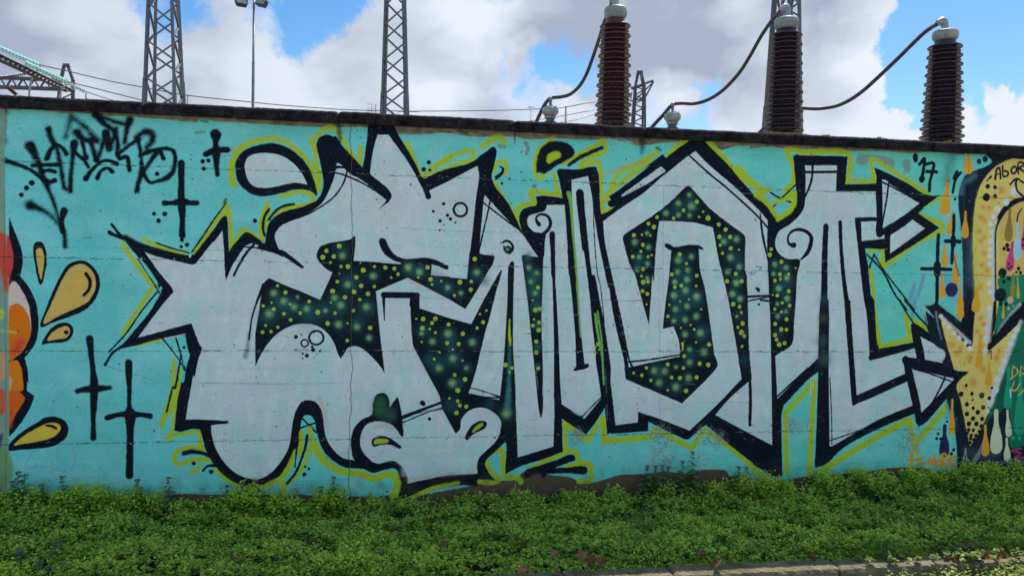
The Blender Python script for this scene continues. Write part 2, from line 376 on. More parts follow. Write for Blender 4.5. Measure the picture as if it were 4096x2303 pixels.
    poly("""@B 1195,222c 1300,262 1480,303 1590,327c 1622,318c 1760,140 @D 120,1170 185,1080c 195,1200 207,1440 215,1495c 260,1385 330,1270 375,1205c 430,1185c 560,1220 655,1240c 630,1180 618,1120 640,1075 700,1020 820,970 920,922 1000,862 1050,790 1092,690 1115,620 1125,505c 1180,545 1215,590 1300,640 1405,640c 1420,500 1445,370 1470,285c 1560,290c 1650,410 1750,560 1830,705 1895,750c
      @G 400,672 668,532c 655,640 625,850 600,1100 575,1290c @H 555,240c 400,225 252,207c 265,100c @E 1655,118c 1450,100 1270,88c @D 1270,1330 1280,1240 1286,1125c 1240,1155 1150,1172 1050,1190 985,1235 965,1290 990,1345 1050,1400 1100,1430c @E 1050,290 995,413c 850,350 700,290 570,232c 520,290 500,420 480,560 460,700 458,800 459,962c 475,920 510,860 560,775 640,690 750,627 860,607 960,622 1050,680 1110,770 1140,850 1165,897c 1190,860 1225,808 1290,793 1360,825 1440,900 1500,970 1528,1020c 1515,900 1490,700 1480,600 1455,340c 1550,300 1718,228c 2069,410c
      @H 540,487c 580,420 650,300 770,110 785,60c 660,30c @G 660,1200 690,850 700,785c 760,850 860,960 950,1050 1030,1130 1145,1296c @H 1010,55c 1025,180 1060,450 1085,700 1112,950 1145,1290 1165,1385c 1180,1340 1184,1200 1180,900 1170,600 1180,300 1185,100 @G 1195,1200 1210,1105c 1110,1095 1060,1040 1052,985 1080,950 1140,935 1200,915 1215,868c 1365,868c 1375,1000 1390,1200 1400,1448 @H 1415,300 1450,700 1458,960c
      1500,990 1528,960c 1520,880 1500,700 1480,400 1460,100 @G 1440,1100 1425,900 1420,662c 1555,630c 1590,800 1610,960 1650,1200 1700,1448 @H 1760,480 1800,700 1850,900 1872,1065c @K 400,940 600,1030 @K 680,1060 970,900 1170,860c 740,1284c 500,1190 315,1130c 312,1217c 130,1240c 90,900 50,600 -40,200 @H 1720,900 1700,700 1640,780 1620,900 1650,1100 1665,1210c 1500,1372c 1338,1275c 1325,1100 1310,700 1285,300 1275,800 1278,1300 @I 1270,590c 975,680c 960,300 950,0 @H 935,800 938,400 945,100 922,95 895,150 890,400 860,900 830,1205c 570,1195c 620,960 700,650 840,165c 780,270 700,400 590,613c 400,560 160,482c 155,420 130,360 -10,370 @E 1550,350 1520,360c 1525,580 @E 1535,385c 1738,400c 1745,560 1762,780 1800,860 1900,1050 1980,1200 @I 350,270 400,370 460,482c 500,440 505,370 560,300 640,268 720,275 790,318 835,380 832,470 780,560 700,635 650,690 636,760 642,812c 400,828 200,865 60,896c
      @F 1720,870 1695,790 1640,725 1580,708 1480,731 1420,715 1200,690 1110,620 1050,530 1028,430 1015,320 970,230 900,205 840,220 790,300 765,400 750,520 720,630 650,740 580,810 490,857 400,852 300,810 200,720 130,600 100,500 92,415c 235,385c -20,370 @C 1535,370c 1555,250 1600,0 @B 1610,1260 1640,1120 1672,1020c 1640,960 1585,812c 1450,848 1140,932c 1200,850 1320,690 1437,550c 1420,515 1310,380""",W,1.3)
    # O letter, arch and last letter
    poly("@J 20,802c 100,740 200,670 350,570 500,440 740,248c 790,218c 900,330 1100,500 1310,700 1388,790c 1390,1100 1400,1448 @K 1410,400 1420,900 1425,1415c 1200,1290 950,1155c 1080,1010 1222,885c 1170,860c 960,1080 740,1284c 500,1190 315,1130c 312,1217c 130,1240c 90,900 50,600 0,200 @J 90,1300 50,1050",W,1.3)
    poly("@J 176,580c 505,342c 545,382c 420,470 200,632c",W,1.2)
    poly("@L 255,335c 522,335c 512,550c 842,550c 850,765c 672,768c 690,950 720,1250 745,1448 @M 765,100 785,300 792,500c 1165,395c 1182,497c 1070,485c 1085,608c 685,787c 700,850 1102,672c 1147,870c 870,985 700,1080 485,1205c 460,1205c 452,600 450,0 @L 385,1448c @M 370,300 364,478c 200,640 25,818c 15,640 10,462c 150,362c 165,200 180,0 @L 190,1250 215,1120 120,1110 60,1080 20,1030 8,950 30,890 110,825 200,760 235,680 250,560",W,1.3)
    for s in ("@L 895,450c 1215,642c 1050,765 902,855c","@L 965,870c 1120,765c 1250,855c 960,1065c","@L 722,800c 850,795c 842,880 868,932 915,905c 915,942c 726,960c","@M 1210,300c 1402,412 1422,480 1395,540c 1252,512c","@M 1130,560c 1492,650c 1280,870 1217,932c","@D 370,560 385,490 440,450 560,440 680,465 790,540 850,620 890,700c 780,685 680,705 560,728 450,715 395,660"):
        poly(s,W,1.3)
    # body patches re-sprayed paler / bluer / pinker
    for s,w,c,al,sf in (("@E 440,1100 450,980 500,900 560,800",60,(196,206,226),.55,10),("@E 1150,1080 1300,1060 1450,1060",90,(200,206,228),.6,16),("@E 640,1170 760,1180",60,(196,208,228),.4,14),
      ("@F 1440,470 1400,620 1520,660 1650,640",80,(204,204,222),.5,14),("@F 1700,800 1900,770 2069,760",70,(206,202,222),.6,14),("@F 1440,430 1520,415 1600,440",30,(206,160,160),.45,8),("@F 985,190 1030,300 1050,420",34,(202,160,162),.45,8),
      ("@I 20,720 200,720 420,770",50,(206,202,222),.5,12),("@I 590,600 580,780",50,(208,190,200),.5,10),("@I 60,860 300,830 600,800",24,(206,168,160),.35,8),
      ("@H 30,1230 60,1400",70,(202,206,228),.5,12),("@H 200,300 540,560",60,(196,202,224),.5,10),("@H 1400,1000 1500,1300",140,(204,204,224),.45,20),("@H 1340,200 1380,800",60,(198,204,222),.4,12),("@H 1500,150 1560,800",50,(198,204,222),.4,12),
      ("@K 220,960 260,1040",120,(204,206,226),.45,20),("@K 1290,700 1330,900",100,(204,206,226),.5,20),("@M 560,900 700,900",150,(204,206,226),.5,20),("@M 1190,640 1230,700",60,(204,206,226),.5,10),
      ("@H 1210,350 1210,900",30,(120,196,192),.4,8),("@E 1650,900 1700,1100",40,(140,200,196),.35,10),("@H 60,950 110,1150",40,(140,200,198),.35,10),("@D 1350,1180 1480,1150 1560,1080",60,(150,206,206),.35,14),("@B 1800,680 1950,700",80,(160,206,208),.35,16),
      ("@E 1720,240 1800,290",40,(206,168,170),.35,8),("@M 60,650 250,450",60,(200,184,190),.3,10),("@M 355,350 370,100",16,(196,170,150),.5,3),("@M 1600,0 1600,1",1,W,.1,1)):
        stroke(s,w,c,sf,al)
    # ---- dark figures laid over the white
    B=BLK; Dk=DRK
    # arm of the first letter and the thin lines by it
    poly("@D 1110,300 1180,380 1290,500 1345,560 1420,625 1480,670 1560,740 1588,790 1565,840 1480,905c 1540,830 1520,800 1440,735 1330,660 1240,590 1160,530 1110,505",B,1.6)
    stroke("@D 1090,595 1200,625 1330,680 1460,755 1530,810",16,B,1.2); stroke("@D 1225,560 1190,680 1120,790 1020,870 900,940 780,985 690,1020",15,B,1.2)
    stroke("@D 1125,555 1240,560",22,B,1.5); stroke("@D 1115,500 1112,570",34,B,2)
    stroke("@D 1830,660 1870,740 1890,800",46,B,2)
    poly("@D 655,1235 700,1250 780,1310 860,1380 845,1395 760,1340 690,1295 640,1275c 500,1235 480,1200",B,1.6)
    stroke("@D 370,1215 480,1225 600,1255 680,1290",14,B,1.2); stroke("@D 445,1195 380,1270 320,1370 280,1450",22,B,1.2)
    stroke("@D 570,905 535,960 520,1050 535,1120",24,B,3); stroke("@D 570,990 630,915 700,875 775,862",24,B,3)
    stroke("@D 1510,1170,60 1540,1240,66 1600,1300,48 1700,1335,44 1860,1325,44 1950,1345,44 2040,1385,36",44,B,2)
    # hollow of the star letter's foot bar
    stroke("@C 1540,385 1700,390 1885,388",26,B,2); poly("@C 1530,368 1885,378 1860,400 1745,412 1740,440 1600,440",B,1.6)
    # tall drop ears and the outlined hook
    for s,c,sf in (("@F 1420,325 1335,370 1270,450 1248,560 1270,690 1340,730 1420,716 1360,650 1328,580 1330,500 1370,415 1440,383 1520,385 1590,412 1640,465 1676,515c 1685,480 1670,330 1655,240 1635,182 1605,215 1570,268c 1565,200 1540,155 1500,145 1455,165 1430,240",B,1.6),):
        poly(s,c,sf)
    haze("@F 1490,220,50 1500,270,60 1570,330,60 1480,300,40",.75,(52,92,74))
    poly("@F 1420,560 1430,525 1480,503 1550,510 1610,545 1668,590 1650,608 1600,585 1540,572 1480,580 1440,592",B,1.2); poly("@F 1438,545 1470,525 1530,522 1562,545 1540,560 1470,568 1440,570",YEL,1.5)
    poly("@I 540,530 545,490 590,420 650,380 700,378 722,400 700,440 640,470 590,500 565,532",B,1.2); stroke("@I 608,462,20 640,430,32 680,405,24",28,YEL,3,.9)
    # galaxy field 1 (centre-left)
    stroke("@E 1517,360,24 1520,450,20 1527,580,8",20,B,1.5)
    poly("@E 1508,350 1700,348 1790,350 1815,380 1818,480c 1738,470 1738,398c 1520,392",B,1.6); stroke("@E 1515,372 1800,372",40,B,3)
    # left slim strokes
    stroke("@E 530,290,36 470,430,20 430,560,16 405,740,16",18,B,2); stroke("@E 405,700,16 388,830,36 375,880,40",16,(40,40,70),8,.55)
    # smile and apron arch openings
    poly("@F 835,440 850,375 880,335 915,335 945,380 955,440 960,520 930,480 900,440 870,450 840,500",TUR,2)
    stroke("@F 850,360 960,470",16,B,1.2); stroke("@F 835,435 950,395",14,B,1.2)
    poly("@F 905,450 880,560 830,660 790,760 700,890 830,980 1230,1000 1560,985 1600,830 1430,830 1230,780 1080,740 990,640",TUR,2)
    for s,w,sf in (("@F 835,640 840,475",38,3),("@F 905,440 925,520 880,700 800,820 670,960",40,4),("@F 560,905 660,860 730,770 795,630",44,4),("@F 940,560 1000,680 1090,755 1200,800 1340,815 1430,855 1520,830 1590,820 1630,870 1625,940 1600,990",60,5),("@F 690,890 670,960",36,4)): stroke(s,w,YEL,sf)
    stroke("@F 888,500,26 870,600,22 800,790,22 720,895,28",24,B,2)
    stroke("@F 805,560 785,760",14,B,1.5)
    stroke("@C 1525,645,44 1600,630,40 1700,650,34 1780,690,40",40,B,4); stroke("@C 1680,790,20 1720,750,24 1800,745,30",24,B,2)
    bdots("@C 1605,728,18 1748,798,20 1660,480,1"); bdots("@F 870,755,11 900,772,13 864,820,19")
    # M letter: galaxy fields
    poly("@E 570,232c 700,290 850,350 995,413c 1050,290 1100,178c 1050,152 990,95 968,40 @D 970,1260 1000,1210 1080,1182 1180,1168 1250,1150 1282,1125 1284,1200 1270,1330c @E 1450,100 1655,118c 1700,85 @E 1920,105c 1910,210c 2069,220 @H 400,225 555,240c 575,20 @G 585,1290 600,1275 660,1280 760,1290 785,1298 @H 770,80 700,230 540,487c 414,410c 65,228c @E 1718,228c 1455,340c 1480,600 1500,800 1528,1020c 1500,970 1440,900 1360,825 1290,793 1225,808 1190,860 1165,897c 1140,850 1110,770 1050,680 960,622 860,607 750,627 640,690 560,775 500,870 459,962c 458,720 465,640 500,450 530,270",Dk,1.3)
    poly("@H 835,165 845,175 800,330 740,560 700,700 640,950 570,1195c 600,1205 830,1240 830,1205 860,900 890,400 895,170 920,95 938,180 935,400 935,800 945,1000 958,1448c @I 965,560 880,560 830,480 838,380 790,318 720,275 640,268 560,300 505,370 498,440 462,482c 400,370 350,270 @E 1980,1200 1900,1050 1800,860 1762,780 1745,560 1742,470c @H 160,482c 400,560 590,613c 700,400",Dk,1.3)
    poly("@H 578,1150c 825,1222 822,1238c 570,1190",W,1); stroke("@H 565,1132 700,1170 830,1212",10,B,1); stroke("@H 575,1188 700,1215 830,1222",12,B,1)
    poly("@H 1008,50 1030,38 1100,55 1185,60c 1178,300 1170,600 1180,900 1184,1200 1180,1340 1165,1388c 1150,1330 1112,950 1085,700 1060,450 1025,180",Dk,1.3)
    stroke("@H 1185,1060 1182,1200",5,W,1,.8); stroke("@H 1125,1000,4 1145,1150,2",4,W,1,.6)
    # A's eye, thin lines
    stroke("@G 850,1180,16 880,1165,20 920,1185,22 935,1225,24 905,1262,28 870,1240,24 860,1210,14",22,B,1.5); bdots("@G 893,1237,32"); glows("@G 890,1235,16",.8)
    stroke("@G 690,850 800,935 950,1050",13,B,1.2); stroke("@G 750,820 720,960 690,1090 650,1260",13,B,1.2)
    stroke("@G 660,1280 780,1292",8,B,2)
    # J: swirl, bars
    poly("@G 1000,1020 1060,890 1118,878 1210,868 1200,912 1140,935 1080,952 1052,985 1060,1040 1110,1090 1160,1100 1195,1112 1190,1300 1145,1296 1030,1130",B,1.3)
    stroke("@G 1150,1030,34 1130,1000,22 1130,965,16 1170,945,20 1225,965,24 1245,1020,28 1225,1075,30 1180,1110,26",24,B,1.3)
    stroke("@G 1260,1110,50 1264,1250,38 1268,1448,34",40,B,1.3)
    poly("@H 1250,0c 1285,0c 1288,300 1310,700 1325,1100 1338,1275c 1278,1300 1275,800 1265,400",B,1.3)
    poly("@H 1383,0c 1440,0c 1460,200 1500,700 1528,940 1560,935 1560,965 1520,985 1435,1000 1445,975 1458,962c 1450,700 1415,300",B,1.3)
    poly("@G 1362,868c 1345,800c 1400,760 1420,800 1440,1100 1465,1448 1400,1448 1385,1200",B,1.3)
    poly("@G 1455,770 1470,742 1500,738 1520,765 1530,900 1560,1200 1590,1448 @H 1610,200 1650,400 1690,600 1720,800 1745,1000 @K 60,1250 45,1100 @H 1665,1212c 1650,1100 1620,850 1590,600 1560,300 1520,0 @G 1510,1250 1480,1000",B,1.3)
    stroke("@G 1600,850 1610,1150 1635,1448 @H 1660,300 1690,600",8,B,1.2)
    poly("@G 1548,560c 1640,620c 1655,850 1665,945 1680,1010c 1700,1200 1755,1448 @H 1790,380 1850,800 1870,920 1872,1065c @K 215,862 @H 1850,900 1800,700 1750,450 1715,200 1680,0 @G 1650,1200 1610,960 1590,800",B,1.3)
    poly("@H 1770,450c 1825,650 1875,930c 1850,800",W,1,.9)
    poly("@K -30,250 40,600 70,900 110,1230c 60,1315c 40,1100 20,800 0,500",B,1.5)
    stroke("@K 45,780,4 60,1200,6",5,(90,130,130),3,.7)
    poly("@H 1500,1372 1665,1212 1740,1200 1700,1290 1540,1500 1340,1380 1278,1300 1335,1275",B,1.3); poly("@H 1510,1385c 1640,1245c 1665,1225 1530,1390",W,1)
    poly("@G 1130,600 1132,500 1160,410 1230,350 1310,340 1390,360 1440,410 1440,460 1380,500 1300,545 1195,612 1160,600",B,4); poly("@G 1212,500 1225,450 1290,428 1325,440 1325,475 1270,505 1235,528 1215,515",YEL,4)
    stroke("@G 1395,540,28 1500,470,32 1670,395,34",32,B,4)
    stroke("@G 800,640,34 840,610,26 855,570,20 820,550,12",24,B,2)
    poly("@G 640,490 720,430 790,430 780,540 760,620 780,700 990,1060 940,1040 780,860 700,790 690,850 640,1270 575,1448 600,1100 655,650",B,1.5)
    # O: galaxies
    poly("@J 188,930 225,890 450,740 600,620 700,520 735,505 770,535 900,680 1060,810 1190,905 1203,940 1200,1200 @K 1215,0 1232,600 1242,880c 1222,885c 1060,1030 950,1160c 880,1240 740,1290c 1000,1040 1172,860c 1130,600 1070,250 1020,20 @J 980,1100 935,850c 800,812 640,797 490,795c 465,1000 445,1300 @K 435,0 405,412c 345,200 290,0 @J 245,1150",Dk,1.6)
    poly("@K 215,862c 200,770c 280,752 480,710 660,672c 662,640 650,540 610,425c 525,442 520,435 540,250 572,0 @J 590,1040c 560,1025 535,1000 545,980 575,985 620,1010 740,990 830,1000 862,1030 850,1032 818,1025c 830,1200 @K 870,120 905,350 945,650 970,760 680,1060c 400,940",Dk,1.3)
    stroke("@K 130,170 180,400 240,700 270,760",15,B,1.2); stroke("@K 220,720 400,700 660,658",14,B,1.2); poly("@K 232,725 246,728 240,765 230,760",W,1)
    stroke("@K 110,160 200,600 225,760",26,B,1.5)
    stroke("@K 1240,860,20 1245,1000,26 1240,1240,24",24,B,1.3)
    poly("@K 1218,0 1225,300 1240,860 1256,870 1232,560",B,1.2)
    stroke("@J 730,245 900,400 1060,530 1290,740 1390,850",16,B,1.2); stroke("@J 1325,730,10 1345,900,20 1390,1110,14",14,B,1.2); poly("@J 1310,710 1385,790 1388,1000 1392,1448 1400,1448 1420,1000 1430,850",B,1.3,.0)
    stroke("@J 60,640 200,570 440,470",2,B,1); stroke("@J 95,650,60 200,610,44 330,540,36 450,460,8",30,B,1.4)
    stroke("@K 1220,178,18 1400,170,18",18,B,1.2); stroke("@K 1220,215 1320,195 1400,180",12,B,1.2); stroke("@K 1330,205 1400,215",16,B,1.2); bdots("@K 1315,243,11 1308,120,16"); stroke("@K 1290,110 1312,115 1315,135",16,B,1.2)
    # galaxy strip between O and T
    poly("@J 1388,860 1470,780 1560,820 1480,880 1450,970 1465,1050 1520,1100 1600,1112 1655,1115c 1630,1250 1620,1448 @K 1600,300 1592,560 1450,665c 1460,850 1468,1025c 1440,1200 1430,1420 1420,900 1405,100 @J 1395,1300",Dk,1.3)
    poly("@J 1480,880 1560,830 1640,760 1690,680 1700,560 1695,340 1620,250 1628,620 1595,690 1470,785 1400,850 1440,950",B,1.5)
    stroke("@L 165,995,42 125,985,22 118,920,16 165,872,22 240,870,26 305,920,30 300,1000,34 270,1065,30 225,1110,16",24,B,1.3)
    stroke("@L 430,840,44 420,1100,48 415,1448,56",44,B,1.3); poly("@M 385,0 450,0 452,600 460,1205c 345,1388 347,1200 365,590 370,300",B,1.3)
    stroke("@L 548,805,32 555,1000,30 575,1250,34 600,1448,40",34,B,1.3); poly("@M 580,0c 632,0c 650,300 685,787c 1085,608c 1102,672c 700,850 660,872 645,860 610,400",B,1.3)
    poly("@L 668,770 690,765 850,765 850,795 722,800 726,960 915,942 915,1022 755,1020c 800,1400 @M 850,330 870,402 1150,350 1165,395 800,498 780,480c 790,450 765,100 @L 745,1448 700,1050",B,1.3)
    stroke("@M 1090,490 1110,560 1180,850 1200,1000",56,B,1.4); stroke("@M 1085,495 1300,530 1480,570",52,B,1.4)
    stroke("@M 1165,250 1205,400 1225,520",60,B,1.4)
    stroke("@M 1150,565 1300,610 1460,670",13,B,1.2); stroke("@M 1420,625 1380,720 1310,850",15,B,1.2)
    stroke("@L 870,460 875,650 870,900",48,B,1.4); stroke("@L 940,900 1090,800 1215,680",44,B,1.4); stroke("@L 900,475 1050,550 1215,645",14,B,1.2); stroke("@L 950,470 935,600 895,830",15,B,1.2)
    stroke("@L 935,870 940,1060",44,B,1.4)
    poly("@L 915,450c 945,470c 940,478 905,470",W,1,.9)
    stroke("@L 320,335,22 315,430,18 290,520,18 250,610,16",18,B,1.3); stroke("@L 255,392 520,388",20,B,1.3)
    stroke("@M 462,640 475,900 480,1190",8,B,1.2); stroke("@M 455,1165 700,1080 880,1010",9,B,1.2)
    stroke("@K 1470,1000 1600,880 1720,770",14,B,1.2)
    # upper left thin strokes near box
    stroke("@K 950,1165 1200,1300 1430,1420",18,B,1.3)
    stroke("@F 1675,350,34 1850,280,26 2000,225,22",26,B,1.2); stroke("@F 1675,345,10 1850,300,10 2020,265,12",11,B,1.1); stroke("@F 1680,390,12 1900,300,12 2020,275,10",12,B,1.1)
    poly("@F 1830,300 2000,262 1990,272 1840,312",W,1,.5)
    bdots("@F 1843,230,20 1900,361,15"); stroke("@F 1835,228 1852,238",34,B,1.3)
    poly("@I 0,280 10,480 22,515 5,500 -10,480 -20,300",B,1.5)
    stroke("@B 1340,930 1480,1110 1530,1200",12,B,1.2); stroke("@B 1445,900 1500,1080 1530,1180",14,B,1.2); stroke("@B 1120,990 1350,930 1540,900",12,B,1.2)
    poly("@B 1360,935c 1540,895c 1545,905 1370,945",W,1,.9); poly("@B 1490,950 1545,940 1575,1040 1530,1170 1515,1130 1500,1050",TUR,1.5,.85)
    stroke("@B 1550,900 1560,980 1580,1050",34,B,2)
    stroke("@B 1500,1080 1480,1180 1450,1350 @C 1430,100 1380,300",18,B,2); bdots("@B 1523,1012,13")
    stroke("@B 1140,280 1220,400 1320,560",13,B,1.2); stroke("@B 1300,555 1180,700 1040,900 900,1050",15,B,1.2)
    poly("@B 1165,290 1230,360 1312,485 1300,495 1220,400",TUR,1); poly("@B 1320,520 1330,505 1345,520 1330,540",TUR,1); poly("@B 1310,560 1210,690 1000,990 1090,890 1200,740",TUR,1.2,.9)
    stroke("@B 1290,145 1400,185 1560,230",13,B,1.3); stroke("@B 1590,220 1700,60 1780,-60 1870,-180",15,B,1.4)
    poly("@B 1562,262 1572,242 1585,250 1575,270",W,1)
    stroke("@A 1870,1030,24 1855,1060,22",20,(60,100,90),4)
    # purple-blue shimmer of spray on the shoulder
    for q_ in ("@I 480,890 300,925 190,965 110,1005",): stroke(q_,32,YEL,3)
    stroke("@I 660,880 770,890",40,YEL,4)
    # ---- stars and glows in the dark fields
    haze("@E 720,480,90 560,560,80 900,540,90 1250,260,90 1150,480,80 1380,480,80 650,440,60 1300,600,60 1170,1,60 1750,170,60 1000,500,90",.55)
    haze("@H 300,260,70 170,170,50 400,320,60 620,200,50 700,260,40 200,660,60 420,760,70 440,900,70 300,940,70 480,1100,50 420,1280,60 750,1270,40 240,900,50 560,980,40",.6)
    haze("@H 1110,220,60 1110,340,60 1130,470,50 1140,620,40 1140,800,36 1060,60,40 1140,960,24",.75,(48,96,94))
    for s in ("@J 760,650,60 640,700,50 1040,950,50 1130,1100,60 1150,1250,50 330,1130,60 380,1300,40 700,1250,70 680,1120,50 1500,1200,60 1560,1300,50",): haze(s,.5)
    haze("@K 700,140,70 650,220,70 800,220,60 640,340,60 850,480,70 740,660,60 480,800,60 620,920,50 1150,330,50 1180,480,40 1500,100,50 1540,300,50 1480,480,40 1850,200,40 1860,700,50 1840,560,40 1190,700,40",.5)
    haze("@M 410,150,40 400,330,40 410,480,50",.55,(60,86,80))
    glows("@E 612,355,34 695,425,38 780,470,34 575,525,42 885,485,34 1040,500,24 1180,48,32 1435,215,34 1225,285,34 1115,395,32 1168,455,36 1378,470,34 1148,615,36 1300,635,32 1400,725,28 1725,142,32 1818,180,30 808,388,18")
    glows("@H 68,142,32 162,180,30 638,184,30 397,310,28 505,355,24 400,690,38 270,755,30 600,762,34 440,895,36 325,975,34 435,1100,38 180,690,22 885,1350,46 1068,145,26 1132,188,22 1085,262,24 1120,355,24 550,975,22")
    stroke("@H 908,780,14 905,1000,22 890,1300,50",20,(64,128,132),9,.75); stroke("@H 908,575,12 905,650,16 908,740,24 915,790,8",16,YEL,1.2)
    glows("@J 740,578,22 650,648,28 760,672,36 548,730,28 652,745,24 742,748,22 290,970,28 403,1012,24 326,1092,24 395,1148,24 392,895,20 310,1195,24 392,1268,20 1027,965,28 1132,945,30 1082,1095,32 1155,1172,28 1058,1215,26 1130,1305,30 1098,1398,26 650,1118,34 758,1090,26 645,1215,26 728,1200,26 720,1278,26 708,1368,28 620,1298,24 612,1408,26 800,1418,28 1448,1152,26 1543,1180,26 1437,1230,22 1548,1262,24 1480,1352,28 1160,1432,22 1548,1432,24")
    glows("@K 845,1,1 720,38,26 622,58,24 710,125,28 614,168,28 802,178,32 722,258,28 626,282,28 798,340,30 612,378,24 705,370,28 705,490,28 832,478,34 742,614,24 862,635,34 742,722,28 452,790,32 538,795,30 630,760,20 735,850,32 490,890,32 630,925,34 1130,65,28 1098,155,28 1160,198,26 1548,22,26 1480,110,26 1550,195,26 1468,238,18 1540,300,16 1472,342,22")
    dots("@E 640,295,13 707,350,18 592,435,11 523,461,14 610,488,17 694,526,16 902,424,16 830,521,16 975,514,21 750,577,16 543,623,12 645,637,14 588,674,14 517,678,16 1057,607,19 744,446,12 1098,340,20 1200,390,18 1275,345,20 1322,410,14 1295,226,18 1333,296,18 1390,361,18 1443,302,14 1137,262,15 1350,167,20 1227,136,19 1167,137,14 1080,103,12 1107,53,18 1016,60,21 1047,8,17 1443,136,13 1535,145,17 1608,153,17 1640,200,15 1583,228,9 1807,226,10 1884,142,17 1908,242,17 1083,433,9 1220,605,10 1408,642,18 1218,748,14 1270,500,14 1118,520,13 1153,194,7")
    dots("@D 1153,1208,19 1047,1248,18 1225,1378,19 1352,1408,20")
    dots("@H 619,74,18 228,142,16 252,243,18 265,286,11 341,256,9 151,226,10 496,266,20 589,260,15 585,328,18 451,375,14 135,568,10 191,570,19 293,568,19 265,604,16 185,646,19 246,652,10 293,683,12 402,615,16 639,645,14 688,597,16 714,500,10 661,529,9 520,691,17 390,768,17 486,776,17 180,759,9 438,820,10 327,846,10 283,901,12 517,913,9 452,1032,15 538,1068,19 478,1159,21 409,1225,10 477,1248,15 495,1284,16 548,1294,17 467,1346,18 873,950,19 928,973,15 906,1009,10 1142,310,17 1098,415,9 1121,496,19 1157,486,16 1109,572,9 1150,598,16 1099,625,15 1147,661,18 1128,755,17 1128,845,17 1144,978,16 1642,778,18 1615,803,11 1614,844,13 1646,822,9")
    dots("@J 802,636,16 692,706,14 609,771,14 855,718,10 821,761,10 895,771,20 473,764,15 402,816,16 447,844,18 418,915,10 347,909,9 281,912,16 356,992,16 339,1046,12 272,1089,16 429,1076,10 398,1090,12 356,1192,16 343,1249,11 358,1300,19 398,1296,14 352,1374,16 391,1397,16 983,824,16 1040,864,17 989,925,17 1078,926,17 994,994,12 1083,1021,17 1151,1031,9 1015,1060,13 1124,1231,16 1052,1292,17 1172,1292,17 660,1070,17 715,1146,12 595,1236,16 801,1246,15 673,1329,15 619,1342,14 795,1331,10 736,1441,8 1417,1027,14 1406,1074,18 1502,1132,16 1489,1235,16 1561,1234,12 1447,1286,14 1493,1275,12 1563,1374,16 1468,1410,14 1429,1406,8 1620,1183,9")
    dots("@K 620,100,14 673,88,15 795,90,10 736,200,9 662,217,8 574,246,9 838,282,9 563,340,14 750,412,9 667,436,8 780,449,11 795,555,9 902,573,17 697,670,15 560,738,16 690,767,15 825,732,17 896,741,18 384,767,14 278,809,12 346,828,15 421,870,13 592,846,15 661,851,18 800,845,17 560,950,10 712,957,17 385,241,8 1102,240,18 1155,262,15 1170,308,11 1131,342,10 1180,399,18 1140,431,12 1170,474,20 1195,504,14 1176,590,11 1467,169,14 1508,230,13 1570,252,15 1446,281,12 1502,303,11 1544,366,16 1450,403,16 1500,449,17 1543,451,15 1449,496,16 1461,533,15 1483,574,19 1528,562,16")
    stroke("@K 683,565,24 684,590,14 683,622,8",16,YEL,1)
    stroke("@G 1395,770,34 1415,850,30 1425,1000,20 1450,1300,16 1462,1448,16 @H 1475,400,18 1488,600,14 1495,720,10",20,(130,180,84),2.5,.9)
    stroke("@H 1617,530,22 1630,640,18 1650,760,14 1675,900,12 1688,1110,10",16,(120,180,88),2.5,.95); stroke("@K -20,300,14 15,560,12 25,800,12 30,900,8",10,(110,180,100),2.5,.95)
    # ring, bubbles on the bodies
    def ring(s,w=16):
        for p in parse(s):
            n=14; r=p[2]; k=p[4]
            P=np.array([[p[0]+r*math.cos(a*2*math.pi/n)*(1+.04*math.sin(a*3)),p[1]+r*math.sin(a*2*math.pi/n)] for a in range(n+1)])
            R=r+w*k; ox,oy=int(p[0]-R-3),int(p[1]-R-3); acc=np.full((int(2*R+6),int(2*R+6)),1e3,np.float32)
            for i in range(n): _seg(acc,ox,oy,P[i],P[i+1],w*k/2,w*k/2,3)
            blend(ox,ox+acc.shape[1],oy,oy+acc.shape[0],cover(acc,1.1),lin(B))
    ring("@G 500,908,56",20); ring("@E 962,725,60",18); ring("@E 866,770,30",14); ring("@G 1092,1330,16",4)
    bdots("@G 238,517,17 197,575,19 248,580,12 843,690,12 906,652,8 418,471,4 362,859,13 276,921,12 394,954,13 419,984,14 331,1000,13 458,1013,9 328,1078,8 365,1032,4")
    bdots("@D 1893,516,17 1852,575,18 2016,859,13 1930,921,11 2048,954,13 1987,1000,14 2018,1032,6 1983,1078,8 454,1000,19 1300,253,6 1326,312,5")
    bdots("@E 793,718,17 838,699,7 885,872,17 850,857,9 794,824,7 993,836,9 935,825,18 849,896,7 940,675,11 930,800,12")
    bdots("@E 1843,1265,20 1900,1395,14"); bdots("@J 445,468,5 337,498,5 1288,785,6")
